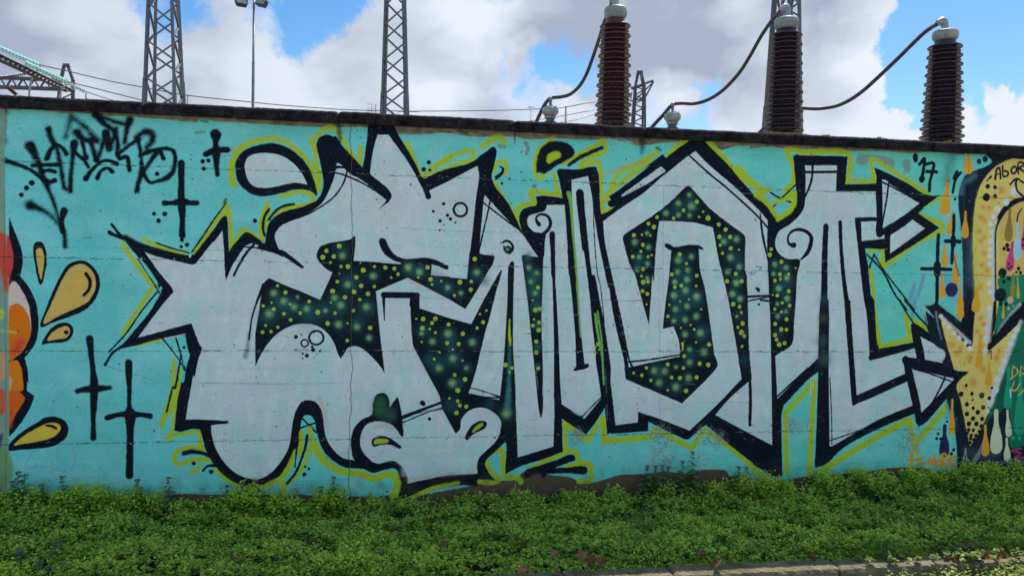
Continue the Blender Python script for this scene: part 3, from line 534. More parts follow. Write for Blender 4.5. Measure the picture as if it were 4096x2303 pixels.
    # ---- tags, crosses, dots at top left
    for s,w,sf in (
      ("@A 250,590,80 280,640,60 330,760,46 380,900,40 450,1070,30 500,1240,26 530,1310,34 538,1420,36",40,5),
      ("@A 40,705,40 150,745,32 260,790,30 350,860,34 400,900,30",32,3),("@A 270,750,34 380,745,30 480,740,36",34,2.5),("@A 340,800,34 400,790,32 450,800,38",34,2.5),("@A 360,870,34 420,885,32 450,872,40",34,2.5),
      ("@A 400,450,50 430,540,44 470,610,36 500,750,36 530,930,34 545,945,30",38,5),("@A 385,695,40 420,620,38 470,580,34 520,610,32 550,655,36",34,3),
      ("@A 590,340,30 560,450,26 540,520,30",28,9),("@A 610,360,34 700,430,36 800,545,44",38,9),("@A 640,480,70 690,530,50 790,545,40",40,6),
      ("@A 615,565,60 600,700,34 585,850,32 582,960,36",34,4),("@A 620,640,30 680,690,32 720,680,30",30,3),("@A 680,560,34 700,640,28 715,690,34",30,3),("@A 690,690 730,760",30,3),
      ("@A 750,540,40 770,620,36 800,710,40",36,4),("@A 800,710,40 830,640,30 880,480,50",34,5),("@A 880,480,56 895,560,48 900,610,50",50,4),("@A 910,600 950,490 960,440",40,6),
      ("@A 790,330,60 860,400,44 950,480,40 975,560,36 970,650,34",40,5),("@A 790,330 900,370 1030,410 1080,400",34,6),("@A 1075,370,56 1050,450,40 1030,560,36",40,5),
      ("@A 970,650,36 990,690,34 1050,680,34 1065,740,32 1072,790,32",34,2.5),("@A 985,650 1060,590 1150,530",28,3),
      ("@A 1130,520,40 1200,470,50 1260,490,50 1260,550,44 1215,600,34 1215,630,32",44,6),("@A 1140,530,34 1160,620,30 1170,750,28 1145,880,30 1135,955,42",34,4),
      ("@A 1160,670,34 1250,630,30 1350,610,28 1430,625,30 1450,700,32 1430,800,34 1380,850,40 1300,880,26 1240,890,26 1200,840,30 1170,740,30",32,3),
      ("@A 1300,640,44 1240,720,32 1180,820,28 1150,890,26",30,4),("@A 1325,625 1350,690",32,2.5),
      ("@A 710,858,44 750,800,30 820,730,26 890,708,26 965,735,36",28,2),("@A 805,855,34 830,800,26 890,770,26 930,800,36",28,2),
      ("@A 250,1078,76 330,1110,44 400,1150,30 500,1250,26",40,7),("@A 530,1125,56 512,1200,36 520,1300,36",36,2),
      ("@A 50,300 0,340",30,12),("@A 10,540 -40,560",60,14),
      ("@A 1500,730,50 1500,880,44 1500,1010,50 1505,1100,56 1508,1200,40 1508,1330,44",44,1.8),("@A 1365,1060,44 1430,1060,32 1505,1050,60 1580,1060,36 1625,1060,40",38,1.8),
      ("@A 1785,495,80 1785,560,40 1790,650,60 1790,720,44 1800,825,32",44,3),("@A 1705,655,42 1790,625,50 1880,620,44",44,2),
      ("@B 742,940,54 755,1070,40 770,1200,40 780,1330,60 @C 775,240,50 772,400,34 773,520,44",44,2),("@B 640,1375,40 700,1360,44 780,1355,60 910,1345,34",40,3),
      ("@B 1065,1140,54 1068,1300,40 @C 1070,120,34 1070,260,34 1078,330,80 1078,420,56 1075,600,48 1072,830,52",44,1.8),("@C 890,350,44 990,325,36 1078,325,60 1170,325,36 1240,338,42",40,1.8),
      ): stroke(s,w,B,sf*1.7,fat=1.22)
    stroke("@A 1120,960 1118,985",8,B,1); stroke("@A 1150,960 1150,985",8,B,1)
    bdots("@A 263,893,25 219,935,23 176,992,21 1300,818,20 1356,692,18 1275,1148,17 1364,1150,20 1312,1207,20 1505,1364,19 1500,1421,15 1547,1405,19 1677,715,20 1725,709,18 1687,776,18")
    # ---- drops, left
    poly("@B 345,848 330,820 380,690 440,540 500,420 560,330 640,295 720,305 790,370 825,450 820,540 770,640 690,710 560,765 430,810",B,1.3)
    poly("@B 358,815 420,660 500,480 560,380 620,330 690,325 760,380 793,460 780,550 720,640 600,700 470,760",GOLD,1.8); stroke("@B 560,640 620,560 680,440",80,(220,172,78),14,.6)
    stroke("@B 710,400,30 745,460,30 735,530,28 692,580,26",28,B,1.3)
    poly("@B 330,495 315,470 290,330 272,210 285,150 320,135 355,150 380,210 388,300 370,400 350,480",B,1.3); poly("@B 335,450 305,300 296,210 320,190 350,200 366,280 355,380",GOLD,1.5)
    poly("@B 345,990 350,960 400,880 470,820 550,805 600,840 608,880 580,940 520,970 430,975",B,1.3); poly("@B 390,955 430,890 490,850 550,835 578,860 575,900 540,935 470,945",GOLD,1.5); bdots("@B 548,888,20")
    poly("@C 75,625 65,590 130,510 220,440 310,390 370,350 450,342 530,370 566,430 555,500 510,550 430,590 300,608 180,615",B,1.5); poly("@C 115,578 200,500 300,440 400,395 470,395 505,430 480,480 420,520 300,550 200,565",(222,180,66),1.8); stroke("@C 385,415,20 430,420,28 465,440,20",24,B,1.3)
    # piece cut by the left edge
    poly("@B 75,-60 100,0 160,150 187,260 180,370 165,420c 230,500 290,620 315,740 318,850 290,980 205,1100c 230,1200 235,1300 @C 225,50 225,130c 285,170c 250,270 170,400 75,515c 75,-60 @B 75,1448",B,1.5)
    poly("@B 60,80 90,150 110,250 105,350 85,410 60,430",(196,66,74),2); poly("@B 75,510 120,465 180,540 235,660 255,800 250,900 200,1020 150,1075 75,1110",(216,190,184),2)
    poly("@B 75,680 110,655 160,655 210,700 245,780 250,900 205,1010 150,1075 75,1110",(238,110,18),2.5); stroke("@B 120,1040 180,960",70,(190,56,60),14,.7)
    poly("@B 75,1140 145,1120 180,1200 190,1300 @C 190,50 185,130 75,100",(238,124,24),2); poly("@C 75,130 205,185 130,320 75,420",(222,96,24),2); stroke("@C 80,420 90,300",40,(190,70,30),10,.6)
    poly("@B 75,1240 95,1270 100,1320 80,1370 75,1370",(224,170,120),3)
    # older, faded coat on the far-left panel
    poly("@A -500,270 20,285 35,600 40,1060 @B 70,800 @C 75,500 60,900 55,1100 -500,1100",(124,146,130),3,.92)
    poly("@B -300,100 20,60 60,180 70,330 80,420 60,560 20,480 -20,360 -300,300",(196,66,44),9,.9); poly("@B -300,700 20,690 40,740 -30,800",(176,196,72),9,.8); stroke("@B -100,860 60,880 130,890",20,(168,188,110),6,.8)
    poly("@C -300,80 30,120 50,220 20,330 -300,320",(206,76,44),10,.85); poly("@B -300,1040 20,1050 50,1150 20,1280 -300,1290",(206,150,110),9,.8); poly("@C -300,520 0,500 30,480 10,560 -40,700 -300,760",B,8,.85); poly("@C -300,620 60,620 70,900 -300,900",(112,150,92),6,.8)
    # ---- second mural at the right edge
    poly("@S 1400,-100 500,240c 560,300 520,340 440,370 350,410 310,480 285,600 290,720 310,900 320,1100 322,1448 @T 305,180 210,110 120,30 95,25 60,40 0,60 30,250 100,380 180,430 150,540 250,570 375,590 270,690 185,800 215,900 240,1000 270,1200 275,1500c 1400,1500c",(20,30,44),3)
    stroke("@T 350,1250 480,1290 600,1270",60,(70,84,104),18,.6); stroke("@S 380,960 380,1300",60,(70,92,120),22,.6); stroke("@S 310,560 330,480 420,420",30,(90,120,150),14,.7); stroke("@T 200,860 260,1060",34,(58,76,96),12,.7)
    poly("@S 1300,230 830,285 720,282 600,340 510,430 450,540 420,700 405,900 408,1100 425,1448 @T 415,100 405,340 385,420c 240,240 130,110c 150,220 200,400 250,575c 375,590c 272,700 300,820 350,1060 380,1205c 440,1120 520,960 600,760 700,520 900,0 1300,0",(226,194,112),2.2)
    poly("@S 1300,560 830,620 740,660 660,730 625,830 622,1000 625,1448 @T 600,100 590,260 800,80 1300,20",(216,178,102),1.8)
    poly("@S 625,1265 1300,1240 @T 1300,60 800,80 590,270 605,100 @S 625,1400",(20,126,94),1.5)
    poly("@T 1300,-100 1300,1190 830,1205 710,1205 700,900 560,960 500,1050 600,780 830,150",(18,108,84),3)
    poly("@T 700,560 650,900 560,960 600,820",(20,80,70),10,.8)
    poly("@S 1300,600 810,635 700,700 630,800 600,900 600,1448 @T 590,200 530,420c 520,430 575,0 @S 575,900 590,800 640,700 700,640 790,600 1300,520",B,1.8)
    poly("@T 525,425c 560,405 830,150 @T 1200,-200 1200,-260 790,40 560,300",B,1.6)
    poly("@T 590,290c 640,200 780,30 800,45 700,150",(190,206,216),4,.55)
    poly("@T 150,140c 130,110 95,30 300,200 385,345 405,350 400,300 @S 425,1448 @T 320,100 310,180 200,100",B,1.8)
    poly("@T 365,330 405,330 395,360 385,420 383,355 375,392 370,340",B,1); stroke("@T 530,420,10 530,470,4",6,B,1); stroke("@T 545,420,8 550,485,4",6,B,1); stroke("@T 557,420,8 560,490,4",6,B,1); stroke("@T 378,350,8 376,390,4",6,B,1); stroke("@T 388,350,8 388,418,4",6,B,1)
    for p in range(9): pass
    stroke("@S 470,560 430,800 425,1100 440,1440",46,(188,196,80),10,.55)
    for s in ("@S 640,540,26 580,600,24 490,680,20 540,690,20 470,760,20 500,790,22 460,880,22 500,930,18 470,960,20 500,1060,18 480,1160,20 520,1200,20 470,1340,22","@T 470,150,20 490,200,18 440,260,24 470,300,20 230,370,30 380,480,34 300,400,22 270,440,24 490,570,30 410,680,30 440,540,20 600,480,26 620,420,20 470,380,24 340,720,20"):
        haze(s,.8,(204,140,40))
    for s in ("@S 745,550,32 680,640,26 610,700,24 575,760,20 552,820,19 556,885,17 548,965,20 545,1030,19 546,1085,20 548,1150,18 545,1310,22 548,1380,20","@T 140,136,18 170,188,16 205,222,18 246,270,18 290,310,18 345,350,18 380,400,20 540,70,20 536,140,22 524,230,24 515,320,24 510,420,20 770,240,20 740,300,20 715,360,22 690,430,24 668,500,22 640,580,24 605,655,26 590,740,30 550,830,30 525,920,18"):
        for p in parse(s): disk(p[0],p[1],p[2],(214,216,222),2.5)
    stroke("@S 600,780,20 575,900,22 575,1200,22 575,1448,26",22,(200,204,212),3,.8); stroke("@T 545,80,50 530,330,44",40,(206,204,214),5,.6); stroke("@T 160,150,20 380,350,26",24,(208,206,216),4,.7); stroke("@T 800,180,30 640,600,44 545,880,36",40,(208,206,218),5,.65)
    # drops
    def drop(s,c,soft=1.3):            # top, bottom centre with radius
        a,b=parse(s); 
        # neck then bulb
        n=10; acc_pts=[]
        L=b[1]-a[1]
        P=[]
        for i in range(n+1):
            t=i/n; r=b[2]*(.36+.64*math.sin(min(1,max(0,(t-.28)/.62))*math.pi/2)**1.6)
            P.append((a[0]+(b[0]-a[0])*t,a[1]+L*t,r))
        x0=int(min(q[0]-q[2] for q in P)-4); x1=min(int(max(q[0]+q[2] for q in P)+4),TW); y0=max(int(min(a[1],b[1])-b[2]-4),0); y1=int(max(a[1],b[1])+b[2]+4)
        if x1<=x0: return
        acc=np.full((y1-y0,x1-x0),1e3,np.float32)
        for i in range(n): _seg(acc,x0,y0,P[i],P[i+1],P[i][2],P[i+1][2],3)
        blend(x0,x1,y0,y1,cover(acc,soft*.8),lin(c))
    haze("@S 200,1290,70 250,1400,60 240,1100,40",.6,(90,160,200))
    OR=(228,160,52)
    for s in ("@S 358,235,10 368,365,38","@S 196,455,10 172,700,44","@S 345,722,10 340,905,30","@S 232,735,10 212,880,26","@S 172,1005,10 172,1140,30","@S 262,1075,12 262,1295,32","@S 148,1230,10 152,1400,28","@S 298,1340,10 300,1500,30","@S 440,1350,10 430,1510,36","@T 300,-20,10 300,120,32","@T 465,330,10 455,530,30","@T 540,520,10 535,675,30","@T 235,825,10 230,1080,26","@T 508,1040,12 508,1255,32","@T 660,30,6 655,140,12"): drop(s,OR)
    for s in ("@T 598,920,14 598,1215,50","@T 690,915,12 700,1100,26","@T 684,1145,12 688,1300,28"): drop(s,(214,210,180))
    drop("@T 172,1040,14 168,1250,42",(36,36,82)); drop("@T 700,560,14 695,860,34",(26,150,116)); drop("@T 800,600,14 790,1060,46",(26,150,112)); 
    drop("@S 712,700,10 700,925,34",(150,120,56)); drop("@S 775,820,14 775,1080,32",(158,200,222)); drop("@S 732,975,12 710,1170,34",(198,66,126)); drop("@S 835,780,20 830,1010,26",(190,60,120)); drop("@S 740,1230,14 735,1400,22",(150,132,60)); drop("@S 775,1260,16 780,1420,14",(186,170,92))
    stroke("@T 715,740 718,800",10,(220,226,220),1.5)
    for s in ("@S 527,508,18 587,515,16 587,589,16 689,995,17 664,1022,15 697,1032,15 783,1187,15 765,1218,10 798,1222,14 701,1269,16 661,1295,16 257,612,11 700,1150,8 722,1172,9 702,1188,9 822,945,11 818,992,10","@S 516,598,30","@T 350,705,13 307,776,20 397,773,15 355,861,17 407,892,14 355,941,18 445,927,19 406,979,18 481,981,17 372,1021,19 434,1022,19 473,1042,16 370,1072,15 407,1076,14 455,1085,13 390,1118,16 430,1120,15 385,1145,14 412,1152,15 383,1176,13 442,1130,12 562,725,11 540,810,15 535,890,6 187,970,6 191,1003,10 118,1106,12 106,1144,13 138,1146,12 246,1237,13 228,1270,13 635,30,15 679,33,15 360,1100,12"): bdots(s,(16,24,30))
    bdots("@T 478,788,22 402,825,10 490,887,18",(54,62,40)); bdots("@S 650,1225,36 632,1405,50",(16,30,42)); bdots("@S 228,1362,52",(44,40,92)); bdots("@S 455,302,20 505,283,23 585,250,20",(30,38,80))
    bdots("@T 715,0,26 740,50,8 700,70,12 795,35,12",(214,176,136)); bdots("@T 735,1140,16 790,1142,14 735,1085,1",(40,160,128))
    
    # lettering
    for s,w in (("@S 518,465,12 555,425,16",14),("@S 588,448 600,370 622,355 632,400 632,440",17),("@S 590,412 630,402",12),("@S 650,340 655,425 690,420 695,390 660,380",16),("@S 740,345 722,370 728,400 752,400 768,370 750,345 735,350",17),("@S 780,400 778,320 815,310 820,340 785,355 840,395",16),
      ("@S 712,492 765,445 822,478",16),("@S 765,450 760,500 775,550 830,600",18),("@S 812,690,6 780,740,12 770,795,14",12),
      ("@L 1170,260,44 1172,290,40",40),("@L 1205,325 1245,280 1240,350 1225,440",28),("@L 1225,445,50 1222,455,44",44),("@L 1255,325 1320,320 1310,400 1290,470 1287,545",26),("@L 1265,385 1345,390",28),
      ("@L 1362,910 1355,1050 1352,1180 1348,1448 @M 1342,40",30),("@L 1222,1190 1350,1190 1465,1195",28),("@L 1352,1160 1352,1225",60),("@L 1490,745 1488,850 1482,960 1472,1140",28),("@L 1420,960 1480,962 1540,965",30),("@L 1485,940 1485,990",46),
      ("@L 1480,560 1500,460 1545,395",22),("@L 1515,390 1490,440",30),("@L 770,1070 900,1210 1000,1400 1100,1530",16),("@L 830,1070 900,1190 1060,1400 1160,1530",14),("@L 830,1070 790,1180",14),("@M 1040,0 1100,110 1160,200",14),("@M 1080,0 1180,120 1270,215",14)):
        stroke(s,w,(14,22,36),1.8)
    poly("@M 1230,60c 1250,55 1330,145 1280,110 1255,95 1270,200",(176,200,206),3,.8); stroke("@M 1340,100,14 1360,220,12 1385,320,8",10,(120,140,160),4,.8)
    stroke("@L 1430,470 1440,380 1480,250",60,(40,70,90),24,.5)
    for s,w in (("@T 735,545 725,650",10),("@T 735,545 770,570 775,600 720,652",11),("@T 805,545 795,625",9),("@T 850,530 825,560 845,590 815,610",9),("@T 745,680 725,740 760,745 795,690",11),("@T 830,740 780,790",11)): stroke(s,w,(216,172,96),1)
    stroke("@T 805,1225,12 725,1245,14 800,1265,12 755,1300,14 830,1300,12",13,(176,56,120),2)
    for s,w in (("@M 1145,1270,28 1140,1370,22",24),("@M 1110,1325 1190,1320",20),("@M 1240,1295 1205,1320 1215,1355 1250,1350",20),("@M 1290,1310 1275,1345 1310,1345 1300,1305",18),("@M 1325,1275 1330,1355",16),("@M 1365,1320 1345,1345 1365,1370 1385,1340 1365,1320",18),("@M 1380,1280,16 1420,1270,16 1425,1300,16 1390,1330,20 1430,1370,20",20),("@M 1395,1290 1395,1375",22),("@M 1500,1290 1450,1310 1450,1340 1490,1365",20),("@M 1450,1325 1490,1325",16)): stroke(s,w,(236,152,34),2.2)
    poly("@T 340,1225c 348,1225c 358,1330 350,1350 345,1260 330,1360 312,1360",(150,166,176),2,.85); poly("@T 478,1180c 460,1290 410,1370 400,1340 395,1330 440,1260",(130,146,160),3,.8)
    poly("@T 700,1330 1200,1310 1200,1345 480,1350",(120,130,140),6,.6)
    # crack graffiti scribbles
    stroke("@J 1230,1225 1260,1215 1240,1240 1290,1220",7,(40,130,190),1); stroke("@J 1295,1170 1340,1180 1320,1190",8,(40,130,190),1)
    stroke("@H 1930,425 1960,415 1990,415",10,(186,110,130),1.5,.7); stroke("@J 1370,500 1430,600 1470,690",60,(120,180,210),20,.5); stroke("@J 1410,560 1500,610 1580,640",14,B,1.3); stroke("@J 1430,680 1500,610 1625,490",14,B,1.3)
    stroke("@J 1290,565 1390,545",40,YEL,4); stroke("@J 1475,775 1560,720 1605,650 1610,560",40,YEL,4); stroke("@J 1290,580 1380,640 1475,775",38,YEL,4); stroke("@J 1440,645 1610,590",28,YEL,5)
    stroke("@L 1480,1050 1530,1240",14,(30,60,110),4,.7)
    # under-paint ghosting through the white, in broad uneven passes
    wh=np.clip(1-np.abs(IMG-lin(WHT)).sum(2)*4,0,1)
    for (cx_,cy_,sd,cc,aa) in ((60,110,201,(162,212,212),.6),(90,60,211,(204,202,224),.5),(50,80,221,(158,208,204),.3),(130,60,231,(206,208,198),.4),(22,50,241,(214,222,226),.35)):
        g=np.clip((fbm(TW,TH,cx_,cy_,sd)-.5)*4.5,0,1)*wh*aa
        IMG[:]=IMG+(lin(cc)-IMG)*g[...,None]
    # ================= wear =================
    n4=fbm(TW,TH,5,3,41,3); n5=fbm(TW,TH,300,20,51,4); n6=fbm(TW,TH,26,26,61,4)
    IMG[:]*=(1+(fbm(TW,TH,90,90,101)-.5)[...,None]*.14)
    IMG[:]*=(1+(n5-.5)[...,None]*.10)
    IMG[:]*=(1+(fbm(TW,TH,3,40,103,2)-.5)[...,None]*.03)
    IMG[:]*=(1+(fbm(TW,TH,3,3,107,2)-.5)[...,None]*.12)
    lum=IMG.mean(2)
    scuff=np.clip((n4-.70)*9,0,1)*np.clip((n6-.45)*5,0,1)
    IMG[:]=IMG+(np.where((lum<.12)[...,None],lin((96,110,112)),lin((96,92,84)))-IMG)*(scuff*.55)[...,None]
    rr=np.random.RandomState(12)
    for i in range(1500):
        x,y=rr.rand()*TW,rr.rand()*TH; c=[(40,44,48),(120,120,110),(70,80,60)][rr.randint(3)]
        w=.6+rr.rand()**3*2.6
        disk(x,y,w,c,.7,.75)
    for i in range(150):          # fine scratches, mostly level: trowel lines
        x,y=rr.rand()*TW,rr.rand()*TH; L=8+rr.rand()*50
        stroke_px([(x,y),(x+L*.5,y+rr.randn()*1.2),(x+L,y+rr.randn()*2)],.5,(70,84,86) if rr.rand()<.7 else (205,215,215),.45)
    # drips of thin white/pink paint
    for s,col in (("@F 1220,820 1220,1000",(196,178,150)),("@F 1245,830 1242,990",(196,178,150)),("@F 1265,830 1268,1000",(190,176,150)),("@F 1287,825 1285,960",(190,176,150)),("@F 1355,850 1355,990",(190,176,150)),("@F 1305,830 1305,880",(190,176,150)),("@I 958,860 950,960",(200,170,120)),("@F 235,380 235,730",(206,214,214)),("@F 335,390 335,820",(206,214,214)),("@F 290,400 295,590",(206,214,214)),("@I 195,990 195,1020",(200,180,130)),
        ("@K 1745,850 1745,1000",(206,216,214)),("@K 1765,840 1765,930",(206,216,214)),("@K 1785,830 1785,870",(206,216,214)),("@F 1080,740 1080,815",(180,190,170)),("@F 1130,780 1130,850",(180,190,170)),("@F 960,740 965,790",(180,190,170)),("@F 925,680 930,740",(180,190,170)),("@F 865,830 865,930",(150,200,190))):
        stroke(s,6,col,1,.8)
    for i in range(60):
        x0=630+rr.rand()*20; 
    for i in range(26):
        u=390+i*10+rr.randn()*4; stroke("@I %f,%f %f,%f"%(u,640+rr.rand()*80,u+rr.randn()*2,790+rr.rand()*25),3,(210,216,210),1,.35)
    for i in range(30):
        u=520+i*13+rr.randn()*4; stroke("@E %f,%f %f,%f"%(u,1175,u,1200+rr.rand()*60),3,(206,216,212),1,.3)
    # grey plaster showing through near the foot
    for s in ("@K 430,1240 520,1260 530,1420 460,1440","@K 830,1260 890,1240 900,1400 850,1420","@K 940,1310 1010,1340 1000,1440","@K 1570,1170 1600,1230","@M 110,1020 190,1050 200,1090","@M 240,1010 310,1000 300,1090","@M 1090,1110 1130,1120 1130,1300","@F 730,960 780,930 820,960","@Q 1600,-20 1760,0 1770,130 1640,220","@Q 2030,80 2110,60 2100,200","@I 1400,450 1500,500 1470,580"):
        pts=parse(s); cx=np.mean([p[0] for p in pts]); cy=np.mean([p[1] for p in pts]); 
        R=max(math.hypot(p[0]-cx,p[1]-cy) for p in pts)*1.25
        x0,x1,y0,y1=max(int(cx-R),0),min(int(cx+R),TW),max(int(cy-R),0),min(int(cy+R),TH)
        X=np.arange(x0,x1)[None,:];Yy=np.arange(y0,y1)[:,None]
        m=np.clip((1-np.hypot(X-cx,Yy-cy)/R)*2,0,1)*np.clip((n4[y0:y1,x0:x1]*.6+SPR[y0:y1,x0:x1]*.15+n6[y0:y1,x0:x1]*.3-.50)*9,0,1)
        blend(x0,x1,y0,y1,m*.85,lin((126,132,134)))
    # flaking edge along the foot and under the coping
    zz=np.arange(TH)/PPM+WZ0
    # dark moss stains running down from the coping joints
    for s,w,sf in (("@D 1150,200,50 1155,280,40 1160,360,20",40,9),("@J 350,120,60 350,190,40 345,230,20",50,10),("@G 948,280,20 950,360,10",18,3),("@A 30,270 100,268",26,6),("@D 0,170 60,180",14,5),("@G 480,255 560,275",18,4),("@J 470,190 500,210",20,4)): stroke(s,w,(26,28,22),sf,.75)
    # slab joints and lift lines: ragged chips along the level seams
    for (a,b) in SEAMS:
        ya=(b-WZ0)*PPM; y=ya; x=0
        while x<TW:
            L=3+rr.rand()*9; act=n5[int(ya)%TH,int(x)%TW]*.8+.5*n6[int(ya)%TH,int(x)%TW]-.12
            y2=ya+(y-ya)*.5+rr.randn()*1.1
            k=rr.rand()
            if k<act*1.25:
                c=[(24,26,28),(48,50,48),(96,92,84)][rr.randint(3)]; stroke_px([(x,y),(x+L*.5,y2+rr.randn()*.6),(x+L,y2)],.35+rr.rand()**2*.9,c,.45+.5*rr.rand())
            elif k>.86: stroke_px([(x,y+1.6),(x+L,y2+1.4)],.5,(205,212,208),.5)
            if rr.rand()<.10*act*2:
                for q in range(4): disk(x+rr.randn()*4,ya+rr.randn()*2.6,.5+rr.rand()*1.1,[(30,32,32),(110,110,100),(200,206,200)][rr.randint(3)],.7,.8)
            y=y2; x+=L
    for s in ("@B -200,168 200,172 700,188 1200,195 2069,215","@H 0,395 700,400 1500,410 2069,425","@K 0,205 400,215","@G 0,1060 700,1090 1400,1095","@E 0,1100 700,1105 1200,1100","@F 0,65 700,75","@K 820,1050 1230,1052","@Q 0,700 1,700","@R 220,408,12 330,405,4 700,365,3 830,362,3","@F 440,885 700,880 1200,860","@J 525,500 523,1100 520,1448","@K 492,0 495,1250","@L 1575,250 1572,700 1570,1448"):
        stroke(s,5,(64,82,84),.9,.35)
    for s in ("@H 920,880 990,880","@H 1020,692 1080,692","@A 680,1345 760,1345","@E 20,830 170,830","@E 310,828 400,828","@E 780,822 960,824"): stroke(s,6,(50,36,34),1,.75)
    # the hairline crack, with its branching edge
    crack=crack_pts()
    P=[(( x-WX0)*PPM,(z-WZ0)*PPM) for x,z in crack]
    stroke_px(P,.8,(20,22,24),.75)
    stroke_px([(x+1.6,y) for x,y in P],.7,(150,150,142),.35)
    # foot of the wall: soil splash and moss
    m=np.clip(1-(zz[:,None]-.0)/.16,0,1)**1.5*np.clip((n6-.25)*1.6,0,1)
    IMG[:]=IMG+(lin((74,66,50))-IMG)*(m*.6)[...,None]
    m=np.clip((zz[:,None]-2.52)/.08,0,1)*np.clip((n6-.3)*2,0,1)
    IMG[:]=IMG+(lin((70,62,50))-IMG)*(m*.5)[...,None]
    np.clip(IMG,0,1,out=IMG)
    return IMG
def stroke_px(P,w,col,alpha):
    x0=max(int(min(p[0] for p in P)-4),0);x1=min(int(max(p[0] for p in P)+5),TW);y0=max(int(min(p[1] for p in P)-4),0);y1=min(int(max(p[1] for p in P)+5),TH)
    if x1<=x0 or y1<=y0: return
    acc=np.full((y1-y0,x1-x0),1e3,np.float32)
    for i in range(len(P)-1): _seg(acc,x0,y0,P[i],P[i+1],w,w,2)
    blend(x0,x1,y0,y1,cover(acc,.7)*alpha,lin(col))
SEAMS=[]
for s in ("A 100,712","B 145,262","B 300,1040","C 600,565"):
    k,uv=s.split(); u,v=map(float,uv.split(',')); o=CROPS[k]
    SEAMS.append((0,on_wall(o[0]+u/2.069,o[1]+v/2.069)[1]))
def crack_pts():
    r=random.Random(5); out=[]
    top=on_wall(800+1255/2.069,400+195/2.069); bot=on_wall(800+1238/2.069,1500+1000/2.069)
    n=110; dx=0
    for i in range(n+1):
        t=i/n; dx=dx*.8+r.gauss(0,.0035)
        out.append((top[0]+(bot[0]-top[0])*t+dx,top[1]+(bot[1]-top[1])*t))
    return out
# ---------------------------------------------------------------- helpers
def mesh(name,V,Fc,mat=None,smooth_=False,uv=None,col=None):
    m=bpy.data.meshes.new(name); m.from_pydata([tuple(v) for v in V],[],Fc); m.update()
    if mat: m.materials.append(mat)
    if smooth_: m.polygons.foreach_set('use_smooth',[True]*len(m.polygons))
    return m
def fast_mesh(name,V,quads,mat,tint=None,tris=False,smooth_=False):
    """V (n,3) array, quads (k,4|3) array"""
    k=quads.shape[1]; m=bpy.data.meshes.new(name)
    m.vertices.add(len(V)); m.vertices.foreach_set('co',V.astype(np.float32).ravel())
    m.loops.add(quads.size); m.loops.foreach_set('vertex_index',quads.astype(np.int32).ravel())
    m.polygons.add(len(quads)); m.polygons.foreach_set('loop_start',np.arange(0,quads.size,k,dtype=np.int32)); m.polygons.foreach_set('loop_total',np.full(len(quads),k,np.int32))
    if tint is not None:
        a=m.attributes.new('tint','FLOAT','POINT'); a.data.foreach_set('value',tint.astype(np.float32))
    m.update(calc_edges=True); m.validate()
    if smooth_: m.polygons.foreach_set('use_smooth',[True]*len(m.polygons))
    m.materials.append(mat); return m
def link(name,me,parent=None,**props):
    o=bpy.data.objects.new(name,me); COL.objects.link(o)
    if parent is not None: o.parent=parent
    for k,v in props.items(): o[k]=v
    return o
def thing(name,label,cat,loc=(0,0,0),group=None):
    o=bpy.data.objects.new(name,None); COL.objects.link(o); o.location=loc; o.empty_display_size=.2
    o['label']=label; o['category']=cat
    if group: o['group']=group
    return o
def childloc(parent,v): return Vector(v)-parent.location
def tube_me(name,P,r,mat,seg=8,cap=True):
    P=[Vector(p) for p in P]; R=r if isinstance(r,(list,tuple)) else [r]*len(P)
    V=[];Fc=[]; prev=None
    for i,p in enumerate(P):
        t=(P[min(i+1,len(P)-1)]-P[max(i-1,0)]).normalized()
        if prev is None:
            a=Vector((0,0,1)) if abs(t.z)<.9 else Vector((1,0,0)); u=t.cross(a).normalized()
        else: u=(prev-t*prev.dot(t)).normalized()
        prev=u; v=t.cross(u)
        for k in range(seg):
            A=2*math.pi*k/seg; V.append(p+(u*math.cos(A)+v*math.sin(A))*R[i])
    for i in range(len(P)-1):
        for k in range(seg):
            a=i*seg+k;b=i*seg+(k+1)%seg; Fc.append((a,b,b+seg,a+seg))
    if cap: Fc.append(tuple(range(seg))[::-1]); Fc.append(tuple(range((len(P)-1)*seg,len(P)*seg)))
    return mesh(name,V,Fc,mat,True)
def lathe_me(name,prof,mat,seg=24,smooth_=True,cap=True):
    V=[];Fc=[]
    for r,z in prof:
        for k in range(seg):
            A=2*math.pi*k/seg; V.append((r*math.cos(A),r*math.sin(A),z))
    for i in range(len(prof)-1):
        for k in range(seg):
            a=i*seg+k;b=i*seg+(k+1)%seg; Fc.append((a,b,b+seg,a+seg))
    if cap: Fc.append(tuple(range(seg))[::-1]); Fc.append(tuple(range((len(prof)-1)*seg,len(prof)*seg)))
    return mesh(name,V,Fc,mat,smooth_)
def spline(P,n=8):
    P=[Vector(p) for p in P]; out=[]
    for i in range(len(P)-1):
        p0=P[i-1] if i else P[0]*2-P[1]; p1,p2=P[i],P[i+1]; p3=P[i+2] if i+2<len(P) else P[-1]*2-P[-2]
        for s in range(n):
            t=s/n; out.append(.5*((2*p1)+(p2-p0)*t+(2*p0-5*p1+4*p2-p3)*t*t+(3*p1-p0-3*p2+p3)*t**3))
    out.append(P[-1]); return out
